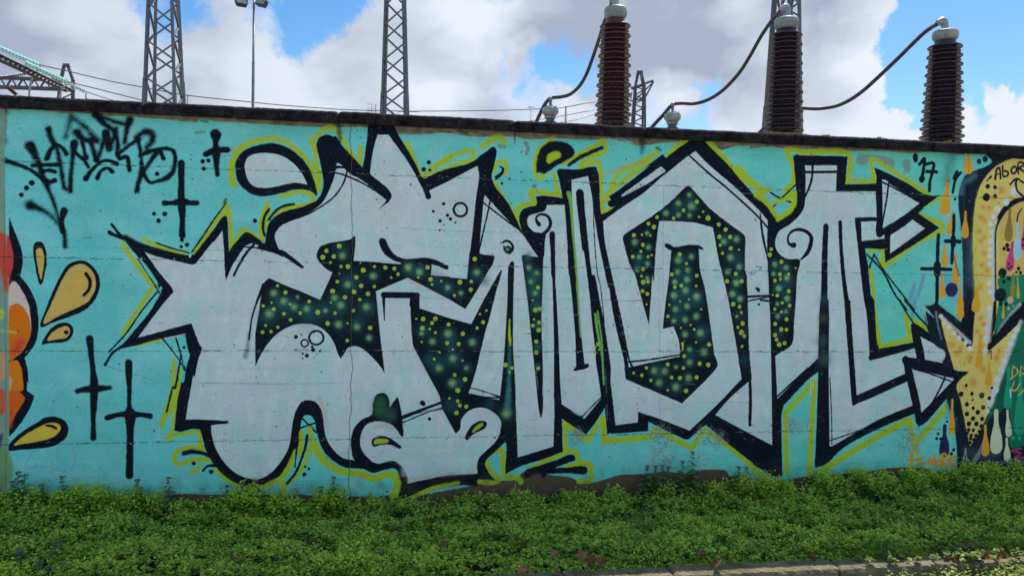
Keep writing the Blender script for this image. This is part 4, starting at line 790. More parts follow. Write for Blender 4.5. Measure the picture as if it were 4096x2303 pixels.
# angle-iron bar of unit length along z, used for every lattice member (scaled by its matrix)
def bar_mesh(name,mat):
    p=[(0,0),(1,0),(1,.12),(.12,.12),(.12,1),(0,1)]
    V=[(x-.35,y-.35,z) for z in (0,1) for x,y in p]; n=6
    Fc=[(i,(i+1)%n,(i+1)%n+n,i+n) for i in range(n)]+[tuple(range(n))[::-1],tuple(range(n,2*n))]
    return mesh(name,V,Fc,mat)
def bar(me,name,a,b,wid,parent,up=(0,1,0),**props):
    a,b=Vector(a),Vector(b); z=b-a; L=z.length; z.normalize(); u=Vector(up); x=(u-z*u.dot(z)); 
    if x.length<1e-4: x=Vector((1,0,0))-z*z.x
    x.normalize(); y=z.cross(x)
    o=bpy.data.objects.new(name,me); COL.objects.link(o); o.parent=parent
    a=a-parent.location
    o.matrix_basis=Matrix(((x.x*wid,y.x*wid,z.x*L,a.x),(x.y*wid,y.y*wid,z.y*L,a.y),(x.z*wid,y.z*wid,z.z*L,a.z),(0,0,0,1)))
    for k,v in props.items(): o[k]=v
    return o
# ---------------------------------------------------------------- materials
def mat(name,color,rough=.6,metal=0.0,var=.0,vscale=8,bump_=0.0,bscale=60,col2=None,spec=None,trans=0.0,detail=6):
    m=bpy.data.materials.new(name); m.use_nodes=True; t=NT(m.node_tree)
    o=t.n('ShaderNodeOutputMaterial'); b=t.n('ShaderNodeBsdfPrincipled'); t.l(b.outputs[0],o.inputs[0])
    b.inputs['Roughness'].default_value=rough; b.inputs['Metallic'].default_value=metal
    if spec is not None: b.inputs['Specular IOR Level'].default_value=spec
    if trans: b.inputs['Transmission Weight'].default_value=trans
    tc_=t.n('ShaderNodeTexCoord').outputs['Object']
    if col2 is not None or var:
        f=t.noise(tc_,vscale,detail,.6)
        c2=col2 or tuple(c*(1-var) for c in color)
        t.l(t.mix(t.mr(f,.35,.65),color,c2),b.inputs['Base Color'])
        t.l(t.mr(f,.3,.7,max(0,rough-.1),min(1,rough+.12)),b.inputs['Roughness'])
    else: b.inputs['Base Color'].default_value=tuple(color)+(1,)
    if bump_:
        bp=t.n('ShaderNodeBump'); bp.inputs['Strength'].default_value=1; bp.inputs['Distance'].default_value=bump_
        t.l(t.noise(tc_,bscale,5,.6),bp.inputs['Height']); t.l(bp.outputs[0],b.inputs['Normal'])
    return m
M_steel=mat('galvanised_steel',(.27,.26,.29),.6,.2,.45,3,col2=(.15,.145,.165))
M_steel_dark=mat('weathered_steel',(.16,.15,.175),.65,.3,.4,4)
M_porc=mat('brown_porcelain',(.095,.028,.030),.26,0,.35,3,col2=(.060,.022,.028))
M_porc_dark=mat('dark_porcelain',(.055,.028,.045),.28,0,.3,5)
M_white=mat('light_grey_enamel',(.40,.40,.37),.5,.0,.25,9,col2=(.25,.25,.22))
M_alu=mat('cast_aluminium',(.46,.46,.44),.42,.55,.3,14,col2=(.30,.30,.28))
M_pipe=mat('pipe_grey',(.42,.43,.44),.45,.2,.25,10)
M_cable=mat('cable_sheath',(.085,.06,.07),.6,0,.35,20)
M_wire=mat('wire',(.07,.07,.09),.6,.3)
M_grey_ins=mat('grey_porcelain',(.20,.23,.24),.35,0,.2,10)
M_pole=mat('mast_paint',(.30,.31,.34),.45,.4,.3,3,col2=(.20,.20,.23))
M_black=mat('lamp_housing',(.03,.03,.045),.5,0,.2,10)
M_glassy=mat('lamp_glass',(.32,.37,.40),.15,0,.3,12)
M_conc=mat('footing_concrete',(.30,.29,.27),.9,0,.35,3,.003,40)
def glass_disc_mat():
    m=bpy.data.materials.new('toughened_glass'); m.use_nodes=True; t=NT(m.node_tree)
    o=t.n('ShaderNodeOutputMaterial'); g=t.n('ShaderNodeBsdfPrincipled'); g.inputs['Base Color'].default_value=(.50,.74,.70,1); g.inputs['Roughness'].default_value=.12; g.inputs['Transmission Weight'].default_value=.6
    tr=t.n('ShaderNodeBsdfTranslucent'); tr.inputs['Color'].default_value=(.62,.86,.83,1); a=t.n('ShaderNodeMixShader'); a.inputs[0].default_value=.5
    t.l(g.outputs[0],a.inputs[1]); t.l(tr.outputs[0],a.inputs[2]); t.l(a.outputs[0],o.inputs[0]); return m
M_glass=glass_disc_mat()
# the painted wall: raster held in memory, laid on by the wall's own metric UV
def wall_mat():
    img_=paint_wall()
    rgb=img_*np.array(WALL_GAIN,np.float32)
    s=np.where(rgb<=.0031308,rgb*12.92,1.055*np.power(np.clip(rgb,0,1),1/2.4)-.055)
    s=np.clip(s,0,.985); px=np.ones((TH,TW,4),np.float32); px[...,:3]=s
    im=bpy.data.images.new('wall_paint',TW,TH); im.pixels.foreach_set(px.ravel()); im.update(); im.pack()
    m=bpy.data.materials.new('painted_concrete'); m.use_nodes=True; t=NT(m.node_tree)
    o=t.n('ShaderNodeOutputMaterial'); b=t.n('ShaderNodeBsdfPrincipled'); t.l(b.outputs[0],o.inputs[0])
    uv=t.n('ShaderNodeUVMap'); ti=t.n('ShaderNodeTexImage'); ti.image=im; ti.extension='EXTEND'; t.l(uv.outputs[0],ti.inputs[0])
    ob=t.n('ShaderNodeTexCoord').outputs['Object']
    g=t.noise(ob,70,6,.7); g2=t.noise(t.vmath('MULTIPLY',ob,(1,1,14)).outputs[0],9,5,.6)
    c=t.mix(.5,ti.outputs[0],t.mix(g,(.28,.28,.28),(.72,.72,.72)),'SOFT_LIGHT')
    # pin holes where the concrete was never filled
    vo=t.n('ShaderNodeTexVoronoi'); vo.inputs['Scale'].default_value=24; t.l(ob,vo.inputs['Vector'])
    pin=t.mr(vo.outputs['Distance'],.05,.10,1,0); sel=t.mr(t.noise(ob,5,2),.5,.56)
    pin=t.math('MULTIPLY',pin,sel)
    t.l(t.mix(t.math('MULTIPLY',pin,.45),c,(.06,.07,.07)),b.inputs['Base Color'])
    b.inputs['Roughness'].default_value=.66; b.inputs['Specular IOR Level'].default_value=.14
    h=t.math('ADD',t.math('MULTIPLY',g,.35),t.math('MULTIPLY',g2,.8)); h=t.math('SUBTRACT',h,t.math('MULTIPLY',pin,1.5))
    bp=t.n('ShaderNodeBump'); bp.inputs['Distance'].default_value=.0022; bp.inputs['Strength'].default_value=.9; t.l(h,bp.inputs['Height']); t.l(bp.outputs[0],b.inputs['Normal'])
    return m
WALL_GAIN=(1.37,1.40,1.24)
M_wall=wall_mat()
def coping_mat():
    m=bpy.data.materials.new('mossy_coping'); m.use_nodes=True; t=NT(m.node_tree)
    o=t.n('ShaderNodeOutputMaterial'); b=t.n('ShaderNodeBsdfPrincipled'); t.l(b.outputs[0],o.inputs[0])
    ob=t.n('ShaderNodeTexCoord').outputs['Object']; f=t.noise(ob,14,8,.65); f2=t.noise(ob,42,6,.7); f3=t.noise(ob,6,6,.6)
    c=t.mix(t.mr(f,.35,.65),(.009,.008,.010),(.032,.028,.030))
    c=t.mix(t.math('MULTIPLY',t.mr(f2,.56,.68),t.mr(f3,.45,.6)),c,(.075,.066,.022))
    vo=t.n('ShaderNodeTexVoronoi'); vo.inputs['Scale'].default_value=38; t.l(ob,vo.inputs['Vector'])
    c=t.mix(t.math('MULTIPLY',t.mr(vo.outputs['Distance'],.1,.25,1,0),t.mr(f,.5,.6)),c,(.11,.095,.065))
    t.l(c,b.inputs['Base Color']); b.inputs['Roughness'].default_value=.95; b.inputs['Specular IOR Level'].default_value=.1
    bp=t.n('ShaderNodeBump'); bp.inputs['Distance'].default_value=.005; bp.inputs['Strength'].default_value=1; t.l(t.math('ADD',f2,f),bp.inputs['Height']); t.l(bp.outputs[0],b.inputs['Normal']); return m
M_cope=coping_mat()
def kerb_mat():
    m=bpy.data.materials.new('kerb_concrete'); m.use_nodes=True; t=NT(m.node_tree)
    o=t.n('ShaderNodeOutputMaterial'); b=t.n('ShaderNodeBsdfPrincipled'); t.l(b.outputs[0],o.inputs[0])
    ob=t.n('ShaderNodeTexCoord').outputs['Object']; f=t.noise(ob,9,8,.65); f2=t.noise(ob,90,6,.7); f3=t.noise(ob,5,6,.6)
    c=t.mix(t.mr(f,.3,.7),(.23,.19,.115),(.09,.08,.045)); c=t.mix(t.mr(f2,.5,.7),c,(.28,.235,.15))
    c=t.mix(t.math('MULTIPLY',t.mr(f3,.5,.6),t.mr(f2,.4,.6)),c,(.085,.09,.025))
    t.l(c,b.inputs['Base Color']); b.inputs['Roughness'].default_value=.95
    bp=t.n('ShaderNodeBump'); bp.inputs['Distance'].default_value=.006; t.l(t.math('ADD',f2,f),bp.inputs['Height']); t.l(bp.outputs[0],b.inputs['Normal']); return m
M_kerb=kerb_mat()
M_soil=mat('soil',(.055,.042,.03),1.0,0,.4,12,.02,25,col2=(.028,.026,.016))
M_asph=mat('worn_pale_asphalt',(.30,.29,.27),.9,0,.3,30,.006,160,col2=(.22,.215,.205))
M_ground=mat('gravelly_ground',(.16,.15,.12),1.0,0,.4,.6,.02,8,col2=(.09,.10,.05))
def leaf_mat(name,a,b_,c,tl=.4,rough=.5):
    m=bpy.data.materials.new(name); m.use_nodes=True; t=NT(m.node_tree)
    o=t.n('ShaderNodeOutputMaterial'); p=t.n('ShaderNodeBsdfPrincipled'); tr=t.n('ShaderNodeBsdfTranslucent'); mx=t.n('ShaderNodeMixShader'); mx.inputs[0].default_value=tl
    at_=t.n('ShaderNodeAttribute',attribute_name='tint'); ob=t.n('ShaderNodeTexCoord').outputs['Object']
    n_=t.noise(ob,1.6,4,.6)
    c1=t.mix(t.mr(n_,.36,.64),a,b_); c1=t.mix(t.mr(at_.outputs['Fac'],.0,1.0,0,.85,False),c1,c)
    t.l(c1,p.inputs['Base Color']); t.l(c1,tr.inputs['Color']); p.inputs['Roughness'].default_value=rough; p.inputs['Specular IOR Level'].default_value=.35
    t.l(p.outputs[0],mx.inputs[1]); t.l(tr.outputs[0],mx.inputs[2]); t.l(mx.outputs[0],o.inputs[0]); return m
M_leaf=leaf_mat('weed_leaf',(.20,.43,.035),(.08,.25,.045),(.66,.84,.10),.3)
M_leaf_sun=leaf_mat('pale_weed_leaf',(.07,.17,.03),(.12,.21,.05),(.30,.34,.06),.35)
M_grass=leaf_mat('grass_blade',(.13,.36,.05),(.08,.26,.07),(.36,.55,.08))
M_nettle=leaf_mat('dead_nettle_leaf',(.10,.26,.07),(.10,.21,.09),(.17,.17,.13))
M_flower=mat('purple_flower',(.30,.16,.36),.7,0,.3,40,col2=(.20,.09,.22))
M_stem=mat('stem',(.10,.10,.05),.7,0,.3,20)
M_dry=mat('dry_leaf',(.16,.068,.026),.85,0,.5,18,.003,50,col2=(.075,.034,.018))
M_dry2=mat('dry_leaf_pale',(.27,.145,.06),.85,0,.4,18,.003,50)
M_moss=mat('ochre_moss',(.45,.22,.02),.95,0,.4,30,col2=(.26,.16,.03))
M_straw=mat('dry_moss',(.42,.33,.10),.95,0,.4,30)
# ---------------------------------------------------------------- the lie of the land
def wx_of(X,y0=0.0): return at(X,1400,y0)[0]
def gh(x,y):
    b=-.178+.085*np.clip((x-2.2)/2.6,0,1)**1.2+.085*np.clip((-.3-x)/2.0,0,1)
    return b*(1+np.clip(y/1.25,-1,0))+(-.165)*(-np.clip(y/1.25,-1,0))
def grid_sheet(name,x0,x1,y0,y1,nx,ny,zf,m,kind='structure'):
    xs=np.linspace(x0,x1,nx); ys=np.linspace(y0,y1,ny); X,Y=np.meshgrid(xs,ys); Z=zf(X,Y)
    V=np.stack([X,Y,Z],-1).reshape(-1,3); i=np.arange((ny-1)*(nx-1)); r=i//(nx-1); c=i%(nx-1); a=r*nx+c
    me=fast_mesh(name,V,np.stack([a,a+1,a+nx+1,a+nx],-1),m,smooth_=True); return link(name,me,kind=kind)
grid_sheet('ground',-900,900,-900,900,2,2,lambda X,Y:X*0-.36,M_ground)
grid_sheet('road',-60,60,-9.5,-1.385,2,2,lambda X,Y:X*0-.285,M_asph)
rs=np.random.RandomState(4)
GN=fbm(400,80,9,9,8,4)
def verge_z(X,Y):
    i=np.clip(((X+7)/16*399).astype(int),0,399); j=np.clip(((Y+1.4)/1.5*79).astype(int),0,79); return gh(X,Y)+(GN[j,i]-.5)*.03
grid_sheet('verge',-7,9,-1.230,.06,500,50,verge_z,M_soil)
# ---------------------------------------------------------------- kerb
kerb=bpy.data.objects.new('kerb',None); COL.objects.link(kerb); kerb['kind']='structure'
KJ=[-6.5,-5.4,-4.3,-3.2,-2.1,-1.0,.1,1.0]; 
KJ+= [gx for gx in (1.62,2.63,3.55,4.6,5.7,6.8,8.0)]
for i in range(len(KJ)-1):
    r=random.Random(i); a,b=KJ[i]+.004,KJ[i+1]-.004; n=46; prof=[(-1.232,-.36),(-1.232,-.150),(-1.238,-.143),(-1.288,-.139),(-1.353,-.140),(-1.373,-.147),(-1.382,-.165),(-1.390,-.36)]
    V=[];Fc=[]; dz=r.gauss(0,.003); dy=r.gauss(0,.004)
    for k in range(n+1):
        x=a+(b-a)*k/n; e=.010 if k in(0,n) else 0
        for j,(y,z) in enumerate(prof):
            jj=r.gauss(0,.0022); V.append((x,y+dy+jj+(e if y<-1.38 else 0),z+dz+r.gauss(0,.002)-e*(z>-.2)))
    m=len(prof)
    for k in range(n):
        for j in range(m-1): q=k*m+j; Fc.append((q,q+1,q+m+1,q+m))
    Fc.append(tuple(range(m))); Fc.append(tuple(range(n*m,n*m+m))[::-1])
    link('kerb_stone',mesh('kerb_stone',V,Fc,M_kerb),kerb)
# ---------------------------------------------------------------- the wall
wall=thing('graffiti_wall','long concrete slab wall covered in a turquoise, white and black graffiti mural','wall',(0,0,0))
crk=crack_pts()
def crack_x(z):
    zs=[p[1] for p in crk][::-1]; xs=[p[0] for p in crk][::-1]
    return float(np.interp(z,zs,xs))
XL,XR=-7.0,9.5
j2=at(3855,1151,0)[0]; j3=at(2645,1151,0)[0]; jl=at(20,1151,0)[0]
cols=[(lambda z:XL),(lambda z:jl+.004*math.sin(z*3)),crack_x,(lambda z:j2),(lambda z:XR)]
lev=[-.36]+[.3465,.958,1.567,2.181]+[2.525]
lev=[lev[0]]+[z-.003 for z in lev[1:5]]+[lev[5]]
def slab(zb,zt,fl,fr,gapb,gapt,seed,thick=.2):
    r=random.Random(seed); off=r.uniform(-.0012,.0012); zs=[zb+gapb,zb+gapb+.004]+[zb+(zt-zb)*k/9 for k in range(1,9)]+[zt-gapt-.004,zt-gapt]
    xl0,xr0=fl((zb+zt)/2),fr((zb+zt)/2); nx=max(4,int((min(xr0,6.2)-max(xl0,-4))/.035)); 
    V=[];Fc=[];NZ=len(zs)
    wob=[r.gauss(0,.0011) for _ in range((nx+4))]; wob2=[r.gauss(0,.0011) for _ in range(nx+4)]
    for zi,z in enumerate(zs):
        L,R=fl(z)+.0004,fr(z)-.0004
        xs=[L,L+.004]+[L+(R-L)*k/nx for k in range(1,nx)]+[R-.004,R]
        for xi,x in enumerate(xs):
            edge=xi in(0,len(xs)-1) or zi in(0,NZ-1)
            zz=z+(wob[min(xi,len(wob)-1)] if zi<2 else 0)+(wob2[min(xi,len(wob)-1)] if zi>=NZ-2 else 0)
            V.append((x,(.0028 if edge else off),zz))
    NX=len(xs)
    for a in range(NZ-1):
        for b in range(NX-1): q=a*NX+b; Fc.append((q,q+1,q+NX+1,q+NX))
    nf=len(Fc)
    # sides and back
    ring=list(range(NX))+[i*NX+NX-1 for i in range(1,NZ)]+[(NZ-1)*NX+k for k in range(NX-2,-1,-1)]+[i*NX for i in range(NZ-2,0,-1)]
    base=len(V)
    for q in ring: V.append((V[q][0],thick,V[q][2]))
    n=len(ring)
    for k in range(n): Fc.append((ring[k],base+k,base+(k+1)%n,ring[(k+1)%n]))
    Fc.append(tuple(range(base,base+n))[::-1])
    me=mesh('concrete_slab',V,Fc,M_wall)
    uvl=me.uv_layers.new(name='UVMap'); co=np.empty(len(me.vertices)*3,np.float32); me.vertices.foreach_get('co',co); co=co.reshape(-1,3)
    li=np.empty(len(me.loops),np.int32); me.loops.foreach_get('vertex_index',li)
    uv=np.stack([(co[li,0]-WX0)/(WX1-WX0),(co[li,2]-WZ0)/(WZ1-WZ0)],-1); uvl.data.foreach_set('uv',uv.astype(np.float32).ravel())
    return me
for i in range(5):
    for j in range(4):
        link('concrete_slab',slab(lev[i],lev[i+1],cols[j],cols[j+1],.0004 if i else 0,.0004 if i<4 else 0,i*7+j),wall)
M_core=mat('wall_core',(.10,.095,.085),.95)
def box_me(name,x0,x1,y0,y1,z0,z1,m):
    V=[(x,y,z) for x in(x0,x1) for y in(y0,y1) for z in(z0,z1)]
    return mesh(name,V,[(0,1,3,2),(4,6,7,5),(0,4,5,1),(2,3,7,6),(0,2,6,4),(1,5,7,3)],m)
link('wall_core',box_me('wall_core',XL+.01,XR-.01,.02,.185,-.35,2.52,M_core),wall)
# coping stones
cj=[at(X,Y,-.05)[0] for X,Y in ((575,430),(1353,470),(2061,500),(2586,530))]
d=(cj[2]-cj[0])/2; js=[cj[0]-d*5,cj[0]-d*4,cj[0]-d*3,cj[0]-2*d,cj[0]-d]+cj+[cj[3]+1.15*k for k in range(1,7)]
zt=at(2048,478,-.045)[2]; zb=at(2048,529,-.05)[2]
for i in range(len(js)-1):
    r=random.Random(40+i); a,b=js[i]+.003,js[i+1]-.003; n=int((b-a)/.02)
    prof=[(.01,zb+.012),(-.035,zb+.008),(-.050,zb+.004),(-.054,zb+.016),(-.056,zb+.05),(-.055,zt-.028),(-.048,zt-.012),(-.034,zt-.003),(-.01,zt),(.08,zt+.006),(.17,zt),(.235,zt-.012),(.245,zt-.03),(.245,zb+.01),(.19,zb+.012)]
    V=[];Fc=[];m=len(prof); dz=r.gauss(0,.0015)
    ph=[r.random()*6 for _ in range(4)]
    for k in range(n+1):
        x=a+(b-a)*k/n; e=.006 if k in(0,n) else 0; wz=.0025*math.sin(x*9+ph[0])+.0015*math.sin(x*23+ph[1])
        for j,(y,z) in enumerate(prof):
            V.append((x,y+r.gauss(0,.0009)+(e if y<0 else 0),z+dz+wz*.35+r.gauss(0,.0009)-(e if z>zb+.04 else 0)))
    for k in range(n):
        for j in range(m): q=k*m+j; q2=k*m+(j+1)%m; Fc.append((q,q+m,q2+m,q2))
    Fc.append(tuple(range(m))); Fc.append(tuple(range(n*m,n*m+m))[::-1])
    me=mesh('coping_slab',V,Fc,M_cope,True); link('coping_slab',me,wall)
# round plug set in the wall
px,pz=on_wall(1600+1112/2.069,400+712/2.069)
pl=link('wall_plug',lathe_me('wall_plug',[(.0001,.0),(.012,.0),(.014,.004),(.011,.008),(.007,.006),(.006,.003),(.0001,.003)],M_white,16),wall); pl.rotation_euler=(math.pi/2,0,0); pl.location=(px,-.002,pz)
# moss on the coping and kerb
def tufts(name,pts,n,h,sp,m,label,seed):
    r=np.random.RandomState(seed); V=[];Fc=[]
    for (x,y,z,L) in pts:
        for i in range(int(n*L)):
            px_=x+r.uniform(0,L); py=y+r.normal(0,sp); hh=h*r.uniform(.4,1.2); a=r.uniform(0,6.28); w_=h*.18; dx,dy=math.cos(a),math.sin(a); lean=r.normal(0,.5,2)*hh
            b=len(V); V+=[(px_-dx*w_,py-dy*w_,z),(px_+dx*w_,py+dy*w_,z),(px_+lean[0],py+lean[1],z+hh)]; Fc.append((b,b+1,b+2))
    return link(name,mesh(name,V,Fc,m),kind='stuff',label=label)
zz=at(3110,548,-.03)[2]
tufts('dry_moss',[(at(3075,545,-.02)[0],-.02,zt-.004,.30),(at(3290,545,-.02)[0],-.02,zt-.004,.06),(at(3150,545,-.02)[0],-.02,zt-.002,.08),(at(3505,545,-.02)[0],-.02,zt-.002,.05),(at(3780,565,-.02)[0],-.02,zt-.002,.05)],1100,.016,.012,M_straw,'straw coloured dry moss along the top of the wall',3)
def gpt(X,Y,z):
    r=ray(X,Y); t=(z-EYE)/r[2]; return r[0]*t,r[1]*t-DIST
mp=[]
for u0,u1,v in ((1110,1160,1300),(1690,1820,1285),(1850,1900,1280),(2000,2140,1262),(2150,2230,1255)):
    a=gpt(3096+u0/2.401,1700+v/2.401,-.14); b=gpt(3096+u1/2.401,1700+v/2.401,-.14); mp.append((a[0],a[1],-.142,b[0]-a[0]))
tufts('orange_moss',mp,1600,.026,.016,M_moss,'tufts of orange moss on top of the kerb',5)
# ---------------------------------------------------------------- switchyard behind the wall
GZ=-.36
# --- lattice towers: four leg lines taken from two heights, carried down to the ground
BAR=bar_mesh('angle_bar',M_steel); BARD=bar_mesh('angle_bar_dark',M_steel_dark)
def tower(name,label,bot,top,Dn,Df,legw,braw,ph,step,me,ztop_extra=3.2,dark=None,far_inset=0.0,dens=1):
    """bot/top: display X of (near-left, near-right, far-left, far-right) at two picture heights"""
    (Yb,xb),(Yt,xt)=bot,top
    B=[depth(xb[k],Yb,(Dn,Dn,Df,Df)[k]) for k in range(4)]; Tp=[depth(xt[k],Yt,(Dn,Dn,Df,Df)[k]) for k in range(4)]
    def P(k,z): return B[k]+(Tp[k]-B[k])*((z-B[k].z)/(Tp[k].z-B[k].z))
    zt_=max(t.z for t in Tp)+ztop_extra
    c=(P(0,GZ)+P(1,GZ)+P(2,GZ)+P(3,GZ))/4; t=thing(name,label,'pylon',(c.x,c.y,GZ),'steel lattice towers behind the wall')
    for k in range(4):
        zc=B[k].z+.9*0
        bar(me,'leg',P(k,GZ),P(k,zt_),legw,t,up=(P((0,1,2,3)[k],GZ)-c))
        # splice plate with bolts near the wall's top edge, as in the photograph
        a=P(k,B[k].z-.1); b=P(k,B[k].z+(1.0 if k%2==0 else .85)*step*.62)
        bar(me,'splice_plate',a,b,legw*1.22,t,up=(P(k,GZ)-c))
    faces=[(0,1,0),(1,3,.25),(3,2,.5),(2,0,.75)]
    for a,b,o in faces:
        z=B[0].z-step*6+ph*step+o*step*.6; side=0; i=0
        while z>GZ+.2: z-=step/2
        z+=step/2; side=0
        while z<zt_-step/2:
            p=P(a if side==0 else b,z); q=P(b if side==0 else a,z+step/2)
            bar(BARD if (o in(.25,.75)) else me,'brace',p,q,braw,t,up=(p-c))
            if dens==2:
                p=P(b if side==0 else a,z); q=P(a if side==0 else b,z+step/2); bar(me,'brace',p*.999+c*.001,q*.999+c*.001,braw,t,up=(p-c))
            side^=1; z+=step/2
    for k in range(4):
        q=P(k,GZ); f=link('footing',box_me('footing',-.3,.3,-.3,.3,-.05,.35,M_conc),t); f.location=q-Vector((c.x,c.y,GZ))
    return t,P
k0=2.576
tower('lattice_tower','grey lattice steel tower nearest the left edge, its four legs seen spread apart',(403,(580,699,617,730)),(0,(596,687,623,710)),30.0,31.3,.135,.075,.12,148/3077*30,BAR)
tower('lattice_tower','tall grey lattice steel tower right of the twin floodlight mast, seen square on',(458,(1531,1632,1538,1624)),(0,(1546,1621,1549,1615)),33.0,34.1,.14,.075,.05,142/3077*33,BAR,dens=1)
tower('lattice_tower','lattice steel tower rising directly behind the middle brown insulator column',(520,(3060,3203,3080,3180)),(0,(3098,3197,3132,3160)),26.0,27.4,.13,.07,.4,150/3077*26,BAR)
# --- far pylon with side arms
def far_pylon():
    Dp=88.0; c=depth(2553,500,Dp); t=thing('far_pylon','small distant peaked pylon with slanting side arms, right of the first brown insulator','pylon',(c.x,c.y,GZ))
    def q(u,v,dz=0): p=depth(2100+u/2.586,v/2.586,Dp+dz); return p
    legs=[]
    for dz,s in ((-.8,0),(.9,1)):
        xl=(1105,1160)[0]+s*22; xr=1243-s*26
        a,b=q(xl,1310,dz),q(1138+s*10,895,dz); bb,cc=q(xr,1310,dz),q(1240-s*16,885,dz)
        for lo,hi in ((a,b),(bb,cc)):
            d_=hi-lo; lo2=lo+d_*((GZ-lo.z)/d_.z); bar(BARD,'leg',lo2,hi,.26,t); 
        legs.append((a,b,bb,cc))
        pk=q(1163 if s==0 else 1175,755,dz*.3); pk2=q(1208,755,dz*.3)
        bar(BARD,'leg',b,pk,.20,t); bar(BARD,'leg',cc,pk2,.20,t)
        n=9
        for i in range(n):
            f0,f1=i/n,(i+1)/n
            L0=a+(b-a)*f0; R1=bb+(cc-bb)*f1; R0=bb+(cc-bb)*f0; L1=a+(b-a)*f1
            bar(BARD,'brace',L0 if i%2 else R0,R1 if i%2 else L1,.13,t)
    bar(BARD,'cap_plate',q(1155,755),q(1218,755),.35,t)
    for (u0,v0,u1,v1,w) in ((1095,920,1330,838,.22),(1240,1020,1330,850,.18),(1100,1050,1250,1020,.16),(1130,1050,1330,850,.16),(1095,915,1140,905,.2),(1110,930,1240,880,.16),(1150,885,1180,760,.12),(1210,870,1190,760,.12),(1105,950,1090,1050,.1)):
        bar(BARD,'cross_arm',q(u0,v0),q(u1,v1),w,t)
    return t
far_pylon()
# --- gantry at the far left
def gantry():
    Dg=58.0; c=depth(265,380,Dg); t=thing('line_gantry','steel truss gantry with a peaked post at the far left behind the wall','gantry',(c.x,c.y,GZ))
    def q(u,v,dz=0): return depth(u/k0,v/k0,Dg+dz)
    for dz in (0,1.1):
        for a,b,w in (((-400,790),(640,832),.24),((-400,890),(640,925),.26)): bar(BARD,'chord',q(*a,dz),q(*b,dz),w,t)
        n=18; 
        for i in range(n):
            u0=-400+i*1040/n;u1=u0+1040/n; f=lambda u:(u+400)/1040
            if i%2: bar(BARD,'brace',q(u0,790+42*f(u0),dz),q(u1,890+35*f(u1),dz),.11,t)
            else: bar(BARD,'brace',q(u0,890+35*f(u0),dz),q(u1,790+42*f(u1),dz),.11,t)
    for dz in(-.5,1.4):
        for xt_,xb_,xg in ((665,628,612),(705,757,755)):
            a=q(xt_,680,dz*.3+.3); b=q(xb_,830,dz); bar(BARD,'leg',b,a,.2,t)
            g=q(xg,1000,dz); d_=g-b; g2=b+d_*((GZ-b.z)/d_.z); bar(BARD,'leg',g2,b,.22,t)
        for i in range(8):
            v0=840+i*60; bar(BARD,'brace',q(628 if i%2 else 757,v0,dz),q(757 if i%2 else 628,v0+60,dz),.1,t)
    bar(BARD,'cap_plate',q(650,676),q(720,676),.2,t)
    # arm coming toward the road
    A=[depth(-260/k0,440/k0,40),depth(760/k0,935/k0,57)]; A2=[depth(-260/k0,500/k0,40),depth(700/k0,945/k0,57)]
    for (p,q_) in (A,A2): bar(BARD,'chord',p,q_,.2,t)
    n=22
    for i in range(n):
        a=A[0]+(A[1]-A[0])*(i/n); b=A2[0]+(A2[1]-A2[0])*((i+1)/n); bar(BARD,'brace',a,b,.09,t)
        a=A2[0]+(A2[1]-A2[0])*(i/n); b=A[0]+(A[1]-A[0])*((i+1)/n); bar(BARD,'brace',a,b,.09,t)
    return t
gantry()
# --- strings of insulator discs
DISC=lathe_me('insulator_disc',[(.02,.03),(.05,.028),(.115,.005),(.128,-.012),(.10,-.004),(.04,.0),(.02,-.05)],M_glass,14,cap=False)
DISCB=lathe_me('insulator_disc_brown',[(.02,.03),(.05,.028),(.115,.005),(.128,-.012),(.10,-.004),(.04,.0),(.02,-.05)],M_porc,12,cap=False)
def string(name,label,p0,p1,n,me,scale=1.0,grp='strings of glass insulator discs'):
    p0,p1=Vector(p0),Vector(p1); t=thing(name,label,'insulator',p0,grp); d_=(p1-p0); L=d_.length; q=d_.to_track_quat('Z','Y')
    rod=link('rod',tube_me('rod',[Vector((0,0,0)),p1-p0],.022*scale,M_steel_dark,6),t)
    for i in range(n):
        o=link('disc',me,t); o.location=d_*((i+.5)/n); o.rotation_mode='QUATERNION'; o.rotation_quaternion=q; o.scale=(scale,)*3
    return t
c0=lambda u,v,D:depth(u/k0,v/k0,D)
string('glass_insulator_string','topmost of the green glass insulator strings slanting down from the left edge',c0(-60,470,46),c0(395,668,50),13,DISC,1.35)
string('glass_insulator_string','middle green glass insulator string, left of the peaked gantry post',c0(262,648,47),c0(690,842,51),13,DISC,1.3)
string('glass_insulator_string','lowest green glass insulator string, crossing in front of the peaked gantry post',c0(455,742,50),c0(880,945,53),13,DISC,1.2)
string('brown_insulator_string','short string of brown discs at the left edge just over the truss gantry',c0(-40,808,50),c0(262,762,50),14,DISCB,.8,'strings of brown insulator discs')
string('brown_insulator_string','leaning string of brown discs hanging below the truss gantry by the wall top',c0(85,905,50),c0(170,975,50),9,DISCB,1.0,'strings of brown insulator discs')
g0=lambda u,v,D:depth(1600+u/2.069,400+v/2.069,D)
string('glass_insulator_string','pale glass insulator string left of the first brown insulator column, lower of two',g0(1440,168,60),g0(1600,118,62),12,DISC,.62)
string('glass_insulator_string','pale glass insulator string left of the first brown insulator column, upper of two',g0(1560,92,60),g0(1660,62,62),8,DISC,.62)
